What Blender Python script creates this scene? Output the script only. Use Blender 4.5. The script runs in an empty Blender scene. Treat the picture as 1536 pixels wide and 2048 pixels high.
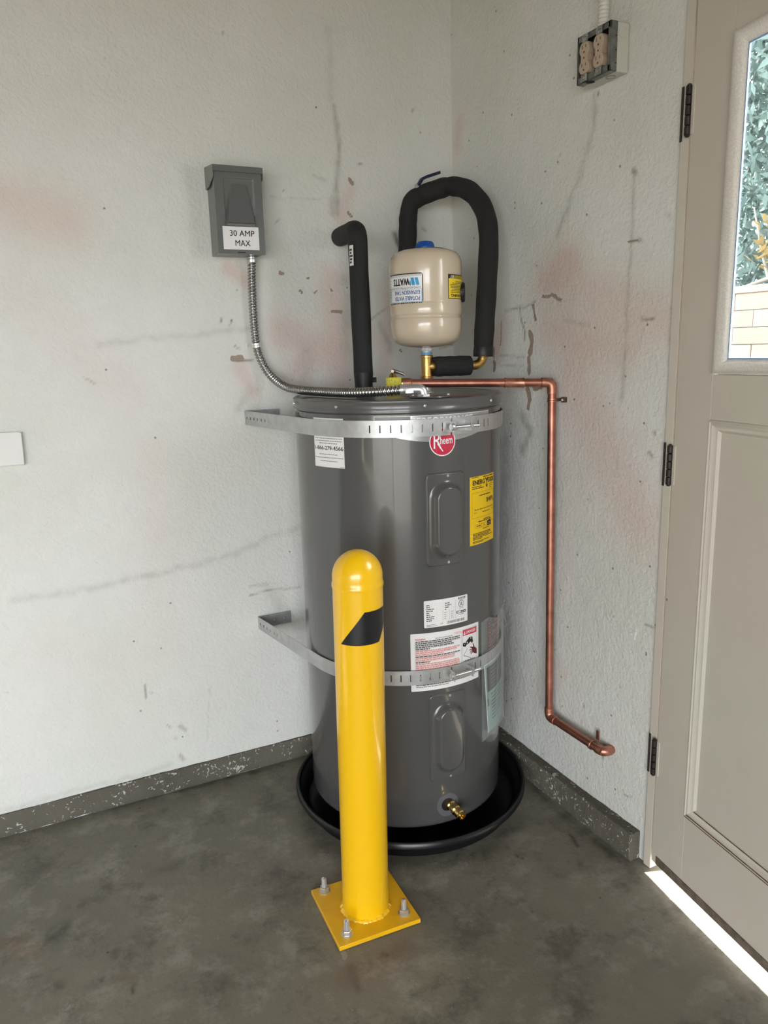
import bpy, bmesh, math, random
import numpy as np
from mathutils import Vector, Matrix

# ------------------------------------------------------------------ camera
SC = bpy.context.scene
COL = SC.collection
cam_data = bpy.data.cameras.new('camera')
cam = bpy.data.objects.new('camera', cam_data)
COL.objects.link(cam)
_r = Vector((0.89637509, -0.44246477, -0.02714064))
_d = Vector((-0.11715481, -0.17740271, -0.97714023))
_f = Vector((0.42753531, 0.87906382, -0.21085625))
M = Matrix((( _r.x, -_d.x, -_f.x, -1.363), (_r.y, -_d.y, -_f.y, -2.230), (_r.z, -_d.z, -_f.z, 1.344), (0, 0, 0, 1)))
cam.matrix_world = M
cam_data.sensor_fit = 'HORIZONTAL'
cam_data.sensor_width = 36.0
cam_data.lens = 1507.55 / 1536 * 36.0
cam_data.clip_start = 0.02
SC.camera = cam

# ------------------------------------------------------------------ light
SC.view_settings.view_transform = 'Standard'
SC.view_settings.look = 'None'
SC.view_settings.gamma = 1.0
SC.view_settings.use_curve_mapping = False
SC.view_settings.exposure = 3.52
SC.cycles.use_denoising = True
SC.cycles.max_bounces = 10
SC.cycles.diffuse_bounces = 6
SC.cycles.sample_clamp_indirect = 8.0
world = bpy.data.worlds.new('daylight')
SC.world = world
world.use_nodes = True
wn = world.node_tree
wn.nodes['Background'].inputs[0].default_value = (0.945, 0.985, 1.03, 1)
wn.nodes['Background'].inputs[1].default_value = 1.0
sun_d = bpy.data.lights.new('sun', 'SUN')
sun_d.energy = 6.0
sun_d.angle = math.radians(2.5)
sun_d.color = (1.0, 0.93, 0.82)
sun = bpy.data.objects.new('sun', sun_d)
COL.objects.link(sun)
_az, _el = math.radians(20), math.radians(33)
_sd = Vector((math.cos(_az) * math.cos(_el), -math.sin(_az) * math.cos(_el), math.sin(_el)))
sun.rotation_euler = _sd.to_track_quat('Z', 'Y').to_euler()
# sampling portal for the open garage door (gives off no light of its own)
pd_ = bpy.data.lights.new('garage_opening_portal', 'AREA')
pd_.shape = 'RECTANGLE'; pd_.size = 4.4; pd_.size_y = 2.15
pd_.cycles.is_portal = True
po = bpy.data.objects.new('garage_opening_portal', pd_)
COL.objects.link(po)
po.location = (-3.7, -4.4, 1.075)
po.rotation_euler = (math.radians(90), 0, 0)

# ------------------------------------------------------------------ helpers
rng = np.random.default_rng(7)
random.seed(11)

def vnoise(x, y, cell, seed):
    """tileless value noise on plane coordinates"""
    g = np.random.default_rng(seed).random((256, 256))
    u, v = x / cell + 31.3, y / cell + 17.7
    i, j = np.floor(u).astype(int), np.floor(v).astype(int)
    a, b = u - i, v - j
    a = a * a * (3 - 2 * a); b = b * b * (3 - 2 * b)
    i %= 256; j %= 256; i1 = (i + 1) % 256; j1 = (j + 1) % 256
    return (g[i, j] * (1 - a) + g[i1, j] * a) * (1 - b) + (g[i, j1] * (1 - a) + g[i1, j1] * a) * b

def fbm(x, y, cell, seed, n=4):
    s = 0; w = 0
    for k in range(n):
        s = s + vnoise(x, y, cell / 2 ** k, seed + k) / 2 ** k; w += 1 / 2 ** k
    return s / w

def marks(u, v, lst):
    out = {k: np.zeros_like(u) for k in 'gbp'}
    wu = (fbm(u, v, .03, 5, 3) - .5) * .02; wv = (fbm(u, v, .03, 9, 3) - .5) * .02
    rough = fbm(u, v, .02, 21, 3)
    for k, pts, rad, s in lst:
        p = np.array(pts).reshape(-1, 2)
        sc = min(1, rad / .01)
        best = np.full_like(u, 1e9)
        U, V = u + wu * sc, v + wv * sc
        for a, b in zip(p[:-1], p[1:]):
            d = b - a; L = max(d @ d, 1e-9)
            t = np.clip(((U - a[0]) * d[0] + (V - a[1]) * d[1]) / L, 0, 1)
            best = np.minimum(best, np.hypot(U - a[0] - t * d[0], V - a[1] - t * d[1]))
        m = np.exp(-(best / rad) ** 2 * 1.2) * s
        if k != 'p' and rad > .006: m = m * (.35 + 1.3 * rough)
        out[k] = np.maximum(out[k], m) if k != 'p' else np.minimum(out[k] + m, 1.2)
    return out

MATS = {}
def mat(name, color=(.5, .5, .5), rough=.5, metal=0.0, coat=0.0, bump=None, noise=None, alpha=None, emis=None, trans=0, sheen=0):
    """principled material; bump=(scale,strength), noise=(scale,amount)"""
    if name in MATS: return MATS[name]
    m = bpy.data.materials.new(name); m.use_nodes = True
    nt = m.node_tree; b = nt.nodes['Principled BSDF']
    b.inputs['Base Color'].default_value = (*color, 1)
    b.inputs['Roughness'].default_value = rough
    b.inputs['Metallic'].default_value = metal
    b.inputs['Coat Weight'].default_value = coat
    b.inputs['Coat Roughness'].default_value = .06
    b.inputs['Transmission Weight'].default_value = trans
    if sheen: b.inputs['Sheen Weight'].default_value = sheen
    if alpha is not None: b.inputs['Alpha'].default_value = alpha
    tc = nt.nodes.new('ShaderNodeTexCoord')
    if bump:
        n = nt.nodes.new('ShaderNodeTexNoise'); n.inputs['Scale'].default_value = bump[0]; n.inputs['Detail'].default_value = 5
        nt.links.new(tc.outputs['Object'], n.inputs['Vector'])
        bp = nt.nodes.new('ShaderNodeBump'); bp.inputs['Strength'].default_value = bump[1]; bp.inputs['Distance'].default_value = .002
        nt.links.new(n.outputs['Fac'], bp.inputs['Height']); nt.links.new(bp.outputs['Normal'], b.inputs['Normal'])
    if noise:
        n = nt.nodes.new('ShaderNodeTexNoise'); n.inputs['Scale'].default_value = noise[0]; n.inputs['Detail'].default_value = 6
        nt.links.new(tc.outputs['Object'], n.inputs['Vector'])
        mr = nt.nodes.new('ShaderNodeMapRange'); mr.inputs['From Min'].default_value = .3; mr.inputs['From Max'].default_value = .7
        mr.inputs['To Min'].default_value = 1 - noise[1]; mr.inputs['To Max'].default_value = 1 + noise[1]
        nt.links.new(n.outputs['Fac'], mr.inputs['Value'])
        mx = nt.nodes.new('ShaderNodeVectorMath'); mx.operation = 'SCALE'
        mx.inputs[0].default_value = color
        nt.links.new(mr.outputs['Result'], mx.inputs['Scale']); nt.links.new(mx.outputs['Vector'], b.inputs['Base Color'])
    MATS[name] = m
    return m

class MB:
    """collects geometry, then links it as one mesh object"""
    def __init__(s): s.v = []; s.f = []; s.m = []; s.mats = []
    def mi(s, m):
        if m is None: return 0
        if m not in s.mats: s.mats.append(m)
        return s.mats.index(m)
    def add(s, vs, fs, m=None):
        o = len(s.v); s.v += [tuple(p) for p in vs]
        k = s.mi(m)
        for f in fs: s.f.append(tuple(i + o for i in f)); s.m.append(k)
        return s
    def box(s, c, size, rot=None, m=None):
        h = [x / 2 for x in size]
        vs = [Vector((sx * h[0], sy * h[1], sz * h[2])) for sx in (-1, 1) for sy in (-1, 1) for sz in (-1, 1)]
        if rot is not None: vs = [rot @ p for p in vs]
        c = Vector(c); vs = [p + c for p in vs]
        return s.add(vs, [(0, 1, 3, 2), (4, 6, 7, 5), (0, 4, 5, 1), (2, 3, 7, 6), (0, 2, 6, 4), (1, 5, 7, 3)], m)
    def box2(s, a, b, m=None):
        return s.box([(a[i] + b[i]) / 2 for i in range(3)], [abs(b[i] - a[i]) for i in range(3)], None, m)
    def lathe(s, prof, c=(0, 0, 0), axis=(0, 0, 1), n=48, m=None, a0=0, close=True):
        q = Vector((0, 0, 1)).rotation_difference(Vector(axis).normalized())
        c = Vector(c); vs = []; fs = []
        for r, z in prof:
            for k in range(n):
                t = a0 + 2 * math.pi * k / n
                vs.append(c + q @ Vector((r * math.cos(t), r * math.sin(t), z)))
        for i in range(len(prof) - 1):
            for k in range(n):
                k2 = (k + 1) % n
                fs.append((i * n + k, i * n + k2, (i + 1) * n + k2, (i + 1) * n + k))
        if close and prof[0][0] > 0: fs.append(tuple(range(n))[::-1])
        if close and prof[-1][0] > 0: fs.append(tuple((len(prof) - 1) * n + k for k in range(n)))
        return s.add(vs, fs, m)
    def tube(s, pts, r, n=16, m=None, cap=True):
        P = [Vector(p) for p in pts]; R = r if isinstance(r, (list, tuple)) else [r] * len(P)
        t0 = (P[1] - P[0]).normalized()
        up = Vector((0, 0, 1)) if abs(t0.z) < .9 else Vector((1, 0, 0))
        nx = t0.cross(up).normalized(); vs = []; fs = []; prev = t0
        for i, p in enumerate(P):
            t = ((P[min(i + 1, len(P) - 1)] - P[max(i - 1, 0)])).normalized()
            nx = prev.rotation_difference(t) @ nx; prev = t
            ny = t.cross(nx)
            for k in range(n):
                a = 2 * math.pi * k / n
                vs.append(p + (nx * math.cos(a) + ny * math.sin(a)) * R[i])
        for i in range(len(P) - 1):
            for k in range(n):
                k2 = (k + 1) % n
                fs.append((i * n + k, i * n + k2, (i + 1) * n + k2, (i + 1) * n + k))
        if cap: fs.append(tuple(range(n))[::-1]); fs.append(tuple((len(P) - 1) * n + k for k in range(n)))
        return s.add(vs, fs, m)
    def grid(s, U, V, fn, m=None, skip=None):
        nu, nv = len(U), len(V); o = len(s.v)
        s.v += [tuple(fn(u, v)) for u in U for v in V]; k = s.mi(m)
        for i in range(nu - 1):
            for j in range(nv - 1):
                if skip and skip(i, j): continue
                s.f.append((o + i * nv + j, o + (i + 1) * nv + j, o + (i + 1) * nv + j + 1, o + i * nv + j + 1)); s.m.append(k)
        return s
    def mesh(s, name, m=None, smooth=False, origin=(0, 0, 0)):
        me = bpy.data.meshes.new(name); ox, oy, oz = origin
        me.from_pydata([(a - ox, b - oy, c - oz) for a, b, c in s.v], [], s.f)
        for x in (s.mats or [m]):
            if x is not None: me.materials.append(x)
        if s.mats: me.polygons.foreach_set('material_index', s.m)
        if smooth is True: me.polygons.foreach_set('use_smooth', [True] * len(s.f))
        me.update()
        if isinstance(smooth, (int, float)) and smooth is not True and smooth:
            me.polygons.foreach_set('use_smooth', [True] * len(s.f))
            me.set_sharp_from_angle(angle=math.radians(smooth))
        return me

ORG = {}
def thing(name, loc, label, cat, group=None):
    o = bpy.data.objects.new(name, None); COL.objects.link(o); o.location = loc
    o.empty_display_size = .05
    o['label'] = label; o['category'] = cat
    if group: o['group'] = group
    ORG[o.name] = Vector(loc); return o
def struct_root(name, loc):
    o = bpy.data.objects.new(name, None); COL.objects.link(o); o.location = loc; o['kind'] = 'structure'; o.empty_display_size = .05
    ORG[o.name] = Vector(loc); return o
def part(name, mb, m, parent, smooth=30, bevel=0, label=None, kind=None, fix=True):
    org = ORG[parent.name] if parent else Vector((0, 0, 0))
    me = mb.mesh(name, m, smooth, org)
    o = bpy.data.objects.new(name, me); COL.objects.link(o)
    if parent: o.parent = parent
    ORG[o.name] = org
    if fix: fixn(me)
    if bevel:
        b = o.modifiers.new('bevel', 'BEVEL'); b.width = bevel; b.segments = 2; b.limit_method = 'ANGLE'; b.angle_limit = math.radians(40)
    if label: o['label'] = label
    if kind: o['kind'] = kind
    return o
def solo(name, mb, m, label, cat, group=None, **k):
    o = part(name, mb, m, None, **k); o['label'] = label; o['category'] = cat
    if group: o['group'] = group
    return o
def struct(name, mb, m, **k):
    o = part(name, mb, m, None, **k); o['kind'] = 'structure'; return o
def fixn(me):
    bm = bmesh.new(); bm.from_mesh(me)
    bmesh.ops.recalc_face_normals(bm, faces=bm.faces); bm.to_mesh(me); bm.free()
def inst(name, me, parent, p, rot=None, label=None):
    """a part that shares mesh data, placed at world point p"""
    o = bpy.data.objects.new(name, me); COL.objects.link(o)
    o.parent = parent; o.location = Vector(p) - ORG[parent.name]
    if rot is not None: o.rotation_euler = rot
    ORG[o.name] = Vector(p)
    if label: o['label'] = label
    return o

def frame_rot(zaxis, xhint=(0, 0, 1)):
    z = Vector(zaxis).normalized(); x = Vector(xhint); x = (x - z * x.dot(z)).normalized(); y = z.cross(x)
    return Matrix((x, y, z)).transposed()

def smooth_path(ctrl, n=12):
    """Catmull-Rom through control points"""
    P = [Vector(p) for p in ctrl]; P = [P[0] * 2 - P[1]] + P + [P[-1] * 2 - P[-2]]
    out = []
    for i in range(1, len(P) - 2):
        a, b, c, d = P[i - 1:i + 3]
        for k in range(n):
            t = k / n
            out.append(.5 * ((2 * b) + (c - a) * t + (2 * a - 5 * b + 4 * c - d) * t * t + (3 * b - a - 3 * c + d) * t ** 3))
    out.append(P[-2]); return out
def round_path(pts, rad, n=8):
    """polyline with rounded corners"""
    P = [Vector(p) for p in pts]; out = [P[0]]
    for i in range(1, len(P) - 1):
        a = (P[i - 1] - P[i]).normalized(); b = (P[i + 1] - P[i]).normalized()
        s, e = P[i] + a * rad, P[i] + b * rad
        for k in range(n + 1):
            t = k / n; out.append(s * (1 - t) ** 2 + P[i] * 2 * t * (1 - t) + e * t * t)
    out.append(P[-1]); return out
def resample(path, step):
    P = [Vector(p) for p in path]; out = [P[0]]; acc = 0
    for a, b in zip(P[:-1], P[1:]):
        L = (b - a).length; t = step - acc
        while t <= L: out.append(a + (b - a) * (t / L)); t += step
        acc = (acc + L) % step if L + acc >= step else acc + L
        acc = L - (t - step) if t - step > 0 or acc == 0 else acc
    return out

# lettering: glyph outlines taken from Blender's own font, as flat polygons
_txt = {}
def text_polys(s, bold=0.0):
    key = (s, bold)
    if key in _txt: return _txt[key]
    c = bpy.data.curves.new('lettering', 'FONT'); c.body = s; c.resolution_u = 3; c.size = 1
    o = bpy.data.objects.new('lettering', c); COL.objects.link(o)
    dg = bpy.context.evaluated_depsgraph_get(); me = o.evaluated_get(dg).to_mesh()
    vs = np.array([v.co[:2] for v in me.vertices]); fs = [tuple(p.vertices) for p in me.polygons]
    o.evaluated_get(dg).to_mesh_clear(); bpy.data.objects.remove(o); bpy.data.curves.remove(c)
    if bold > 0:     # heavier strokes: the same outlines laid again a hair to the side
        n = len(vs); off = [(0, 0), (bold, 0), (-bold, 0), (0, bold * .7), (0, -bold * .7)]
        vs = np.concatenate([vs + np.array(q) for q in off]); fs = [tuple(i + k * n for i in f) for k in range(len(off)) for f in fs]
    mn, mx = vs.min(0), vs.max(0); vs = (vs - mn) / (mx - mn)
    _txt[key] = (vs, fs); return _txt[key]

class Print:
    """flat print on a surface map f(u, v, n) -> point"""
    def __init__(s, f, base=.0005): s.f = f; s.mb = MB(); s.base = base
    def rect(s, u0, v0, u1, v1, m, lvl=0, step=.006):
        nu = max(1, int(abs(u1 - u0) / step)); U = np.linspace(u0, u1, nu + 1)
        s.mb.grid(U, [v0, v1], lambda u, v: s.f(u, v, s.base + lvl * .00025), m); return s
    def poly(s, pts, m, lvl=0):
        s.mb.add([s.f(u, v, s.base + lvl * .00025) for u, v in pts], [tuple(range(len(pts)))], m); return s
    def disc(s, u, v, r, m, lvl=0, n=28, ry=None):
        ry = ry or r
        c = s.f(u, v, s.base + lvl * .00025)
        ring = [s.f(u + r * math.cos(2 * math.pi * k / n), v + ry * math.sin(2 * math.pi * k / n), s.base + lvl * .00025) for k in range(n)]
        s.mb.add([c] + ring, [(0, k + 1, (k + 1) % n + 1) for k in range(n)], m); return s
    def text(s, t, u0, v0, u1, v1, m, lvl=1, bold=0, shear=0):
        vs, fs = text_polys(t, bold)
        s.mb.add([s.f(u0 + (u1 - u0) * x + shear * (y * (v1 - v0)), v0 + (v1 - v0) * y, s.base + lvl * .00025) for x, y in vs], fs, m); return s
    def frame(s, u0, v0, u1, v1, w, m, lvl=1):
        s.rect(u0, v0, u1, v0 + w, m, lvl); s.rect(u0, v1 - w, u1, v1, m, lvl)
        s.rect(u0, v0, u0 + w, v1, m, lvl); s.rect(u1 - w, v0, u1, v1, m, lvl); return s
    def micro(s, u0, u1, v, h, m, lvl=1, seed=0, fill=1.0):
        """a line of print too small to read: short dashes, word by word"""
        R = random.Random(seed * 77 + int(v * 1e5)); u = u0; end = u0 + (u1 - u0) * fill
        while u < end - h:
            w = min(R.uniform(1.2, 5) * h, end - u); s.rect(u, v - h / 2, u + w, v + h / 2, m, lvl, .02); u += w + h * .55
        return s

# ------------------------------------------------------------------ materials
def surface_mat(name, base, grime, bare, blush, rough, bscale, bstr, spots=True, mott=.06, bigvar=None, speck=None):
    m = bpy.data.materials.new(name); m.use_nodes = True; nt = m.node_tree; N = nt.nodes; L = nt.links
    b = N['Principled BSDF']; b.inputs['Roughness'].default_value = rough
    b.inputs['Specular IOR Level'].default_value = .3
    tc = N.new('ShaderNodeTexCoord')
    def noise(sc, det=5, ro=.5):
        n = N.new('ShaderNodeTexNoise'); n.inputs['Scale'].default_value = sc; n.inputs['Detail'].default_value = det; n.inputs['Roughness'].default_value = ro
        L.new(tc.outputs['Object'], n.inputs['Vector']); return n.outputs['Fac']
    def attr(a):
        n = N.new('ShaderNodeAttribute'); n.attribute_name = a; return n.outputs['Fac']
    def rmp(x, a, b_, c=0., d=1.):
        n = N.new('ShaderNodeMapRange'); n.inputs['From Min'].default_value = a; n.inputs['From Max'].default_value = b_
        n.inputs['To Min'].default_value = c; n.inputs['To Max'].default_value = d; L.new(x, n.inputs['Value']); return n.outputs['Result']
    def mth(op, x, y):
        n = N.new('ShaderNodeMath'); n.operation = op
        for i, q in enumerate((x, y)):
            if isinstance(q, (int, float)): n.inputs[i].default_value = q
            else: L.new(q, n.inputs[i])
        return n.outputs[0]
    def mix(fac, A, B):
        n = N.new('ShaderNodeMix'); n.data_type = 'RGBA'
        for i, q in ((0, fac), (6, A), (7, B)):
            if isinstance(q, tuple): n.inputs[i].default_value = (*q, 1)
            elif isinstance(q, (int, float)): n.inputs[i].default_value = q
            else: L.new(q, n.inputs[i])
        return n.outputs[2]
    fine = noise(140, 4); mid = noise(22, 6); big = noise(2.3, 4)
    col = base
    if bigvar:
        col = mix(rmp(big, .35, .65), base, bigvar)
    col = mix(rmp(mid, .3, .75, 0, mott * 4), col, tuple(c * .8 for c in base))
    col = mix(mth('MULTIPLY', attr('p'), .68), col, blush)
    g = mth('MULTIPLY', attr('g'), rmp(mid, .25, .7, .5, 1.25)); gc = N.new('ShaderNodeClamp'); L.new(g, gc.inputs['Value'])
    col = mix(mth('MULTIPLY', gc.outputs[0], .85), col, grime)
    bb = rmp(mth('ADD', attr('b'), mth('MULTIPLY', mth('SUBTRACT', fine, .5), .35)), .42, .52)
    col = mix(bb, col, bare)
    if spots:
        vo = N.new('ShaderNodeTexVoronoi'); vo.inputs['Scale'].default_value = 26; L.new(tc.outputs['Object'], vo.inputs['Vector'])
        d = rmp(vo.outputs['Distance'], .05, .11, 1, 0)
        sel = rmp(N_sep(N, L, vo.outputs['Color']), .93, .95)
        col = mix(mth('MULTIPLY', mth('MULTIPLY', d, sel), .75), col, tuple(c * .45 for c in grime))
    if speck:
        vo = N.new('ShaderNodeTexVoronoi'); vo.inputs['Scale'].default_value = 70; L.new(tc.outputs['Object'], vo.inputs['Vector'])
        d = rmp(mth('ADD', vo.outputs['Distance'], mth('MULTIPLY', mid, .25)), .20, .30, 1, 0)
        sel = rmp(N_sep(N, L, vo.outputs['Color']), .90, .93)
        col = mix(mth('MULTIPLY', mth('MULTIPLY', d, sel), .5), col, speck)
        col = mix(rmp(noise(9, 7, .7), .50, .66, 0, .5), col, speck)
        col = mix(rmp(noise(6, 8, .75), .52, .64, 0, .6), col, tuple(c * 1.6 for c in grime))
    L.new(col, b.inputs['Base Color'])
    h = mth('ADD', mth('MULTIPLY', noise(bscale, 3, .6), 1.0), mth('MULTIPLY', noise(bscale * .3, 3), .8))
    h = mth('SUBTRACT', h, mth('MULTIPLY', bb, .8))
    bp = N.new('ShaderNodeBump'); bp.inputs['Strength'].default_value = bstr; bp.inputs['Distance'].default_value = .004
    L.new(h, bp.inputs['Height']); L.new(bp.outputs['Normal'], b.inputs['Normal'])
    return m
def N_sep(N, L, c):
    s = N.new('ShaderNodeSeparateColor'); L.new(c, s.inputs[0]); return s.outputs[0]

WALL = surface_mat('painted_masonry', (.71, .71, .69), (.17, .165, .14), (.34, .27, .21), (.62, .48, .43), .62, 85, .8, True, .05, (.65, .66, .61))
WOOD = surface_mat('bare_timber_ceiling', (.22, .175, .125), (.3, .3, .27), (.4, .3, .2), (.5, .5, .5), .8, 60, .2, False, .03)
PLAIN = surface_mat('plain_painted_board', (.27, .245, .20), (.3, .3, .27), (.4, .3, .2), (.5, .5, .5), .8, 60, .2, False, .03)
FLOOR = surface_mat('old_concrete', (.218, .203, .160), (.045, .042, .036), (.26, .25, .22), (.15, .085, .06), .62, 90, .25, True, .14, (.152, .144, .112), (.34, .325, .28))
DOORP = surface_mat('door_paint', (.56, .54, .46), (.10, .08, .07), (.3, .2, .15), (.5, .4, .35), .42, 40, .08, True, .04, (.58, .515, .46))
def stem_mat():
    m = surface_mat('stem_wall_concrete', (.14, .128, .10), (.03, .03, .025), (.5, .48, .44), (.2, .14, .1), .85, 80, .9, False, .2, (.085, .078, .064))
    nt = m.node_tree; N = nt.nodes; L = nt.links; b = N['Principled BSDF']
    src = b.inputs['Base Color'].links[0].from_socket
    tc = N['Texture Coordinate']
    n = N.new('ShaderNodeTexNoise'); n.inputs['Scale'].default_value = 75; n.inputs['Detail'].default_value = 2; n.inputs['Distortion'].default_value = 1.2
    L.new(tc.outputs['Object'], n.inputs['Vector'])
    r = N.new('ShaderNodeMapRange'); r.inputs['From Min'].default_value = .64; r.inputs['From Max'].default_value = .67
    n2 = N.new('ShaderNodeTexNoise'); n2.inputs['Scale'].default_value = 11; n2.inputs['Detail'].default_value = 3; L.new(tc.outputs['Object'], n2.inputs['Vector'])
    ad = N.new('ShaderNodeMath'); ad.operation = 'MULTIPLY_ADD'; ad.inputs[1].default_value = .45; L.new(n2.outputs['Fac'], ad.inputs[0])
    sb_ = N.new('ShaderNodeMath'); sb_.operation = 'SUBTRACT'; sb_.inputs[1].default_value = .225; L.new(n.outputs['Fac'], sb_.inputs[0]); L.new(sb_.outputs[0], ad.inputs[2])
    L.new(ad.outputs[0], r.inputs['Value'])
    x = N.new('ShaderNodeMix'); x.data_type = 'RGBA'; L.new(r.outputs[0], x.inputs[0]); L.new(src, x.inputs[6]); x.inputs[7].default_value = (.46, .45, .41, 1)
    L.new(x.outputs[2], b.inputs['Base Color'])
    return m
STEM = stem_mat()
GREY = mat('tank_grey_enamel', (.079, .079, .078), .27, 0, .55, bump=(6, .03))
GREYD = mat('tank_grey_lid', (.085, .085, .084), .3, 0, .4)
BEIGE = mat('beige_enamel', (.56, .47, .36), .25, 0, .6)
YEL = mat('yellow_powder_coat', (.86, .50, .004), .28, 0, .5)
YELF = mat('yellow_flat_plate', (.80, .44, .006), .35, 0, .3, noise=(14, .1))
BLKP = mat('black_print', (.008, .008, .010), .4)
WHT = mat('label_white', (.78, .77, .77), .4)
WHT2 = mat('label_bright_white', (.80, .79, .79), .45)
REDP = mat('red_print', (.62, .05, .06), .5)
PINKP = mat('salmon_print', (.66, .22, .18), .5)
DRED = mat('danger_red', (.60, .03, .06), .45)
CRIM = mat('badge_crimson', (.52, .012, .055), .2, 0, .8)
EYEL = mat('energy_yellow', (.86, .56, .0), .42)
WYEL = mat('warning_yellow', (.80, .62, .03), .42)
GRYP = mat('grey_print', (.18, .18, .18), .5)
BLUP = mat('blue_print', (.02, .10, .30), .45)
CYAN = mat('sky_blue_print', (.02, .30, .62), .4)
PALE = mat('pale_blue_print', (.42, .55, .68), .45)
SILV = mat('silver_foil', (.52, .53, .54), .3, .75)
GALV = mat('galvanised_strap', (.50, .51, .51), .42, .7, noise=(40, .12))
STEEL = mat('zinc_steel', (.66, .66, .66), .34, .85)
FLEX = mat('flex_conduit_steel', (.42, .42, .42), .27, 1.0)
DARKM = mat('dark_steel', (.12, .12, .12), .5, .6)
BRASS = mat('brass', (.62, .40, .13), .34, 1.0, bump=(200, .25))
BRASS2 = mat('bright_brass', (.72, .50, .17), .18, 1.0)
COPPER = mat('copper_pipe', (.47, .20, .145), .42, .95, noise=(22, .28))
COPPER2 = mat('copper_fitting', (.52, .24, .165), .42, .95, noise=(60, .3))
FOAM = mat('black_foam_insulation', (.014, .014, .015), .85, bump=(260, .8))
TAPE = mat('black_tape', (.008, .008, .008), .5)
PAN = mat('black_plastic_pan', (.006, .006, .007), .32, bump=(30, .15))
BOXG = mat('grey_box_paint', (.115, .12, .118), .36, 0, .3)
WPLAS = mat('white_plastic', (.70, .70, .68), .45)
TEFL = mat('teflon_tape', (.55, .56, .56), .5, .2)
BLUEC = mat('blue_cap_plastic', (.005, .07, .33), .35)
NAVY = mat('navy_lever_vinyl', (.008, .012, .05), .4)
BLK = mat('hole_shade_black', (.004, .004, .004), .7)  # near-black colour that paints the shade inside holes and hollows
IVORY = mat('ivory_receptacle', (.46, .36, .27), .4)
WPNT = mat('white_painted_steel', (.55, .54, .48), .5, bump=(50, .2))
OLDG = mat('old_galvanised', (.20, .21, .20), .45, .7, noise=(50, .3))
HINGE = mat('tarnished_hinge', (.03, .024, .022), .5, .5, noise=(60, .4))
TAGY = mat('yellow_tag', (.62, .55, .05), .6, noise=(600, .55))
TEAL = mat('teal_booklet', (.27, .40, .38), .5)
SLATE = mat('dark_slate_print', (.05, .055, .06), .5)
MAROON = mat('maroon_print', (.24, .05, .06), .55)

def clear_film(name, a, tint=(.8, .9, .88)):
    m = bpy.data.materials.new(name); m.use_nodes = True; nt = m.node_tree; N = nt.nodes; L = nt.links
    N.remove(N['Principled BSDF']); o = N['Material Output']
    t = N.new('ShaderNodeBsdfTransparent'); g = N.new('ShaderNodeBsdfGlossy'); g.inputs['Roughness'].default_value = .08
    d = N.new('ShaderNodeBsdfDiffuse'); d.inputs[0].default_value = (*tint, 1)
    fr = N.new('ShaderNodeFresnel'); fr.inputs['IOR'].default_value = 1.45
    a1 = N.new('ShaderNodeMixShader'); a1.inputs[0].default_value = a; L.new(t.outputs[0], a1.inputs[1]); L.new(d.outputs[0], a1.inputs[2])
    ge = N.new('ShaderNodeNewGeometry'); ff = N.new('ShaderNodeMath'); ff.operation = 'SUBTRACT'; ff.inputs[0].default_value = 1; L.new(ge.outputs['Backfacing'], ff.inputs[1])
    fm = N.new('ShaderNodeMath'); fm.operation = 'MULTIPLY'; L.new(fr.outputs[0], fm.inputs[0]); L.new(ff.outputs[0], fm.inputs[1])
    a2 = N.new('ShaderNodeMixShader'); L.new(fm.outputs[0], a2.inputs[0]); L.new(a1.outputs[0], a2.inputs[1]); L.new(g.outputs[0], a2.inputs[2])
    L.new(a2.outputs[0], o.inputs[0]); return m
GLASS = clear_film('window_glass', .03)
FILM = clear_film('clear_plastic_film', .12)
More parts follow.
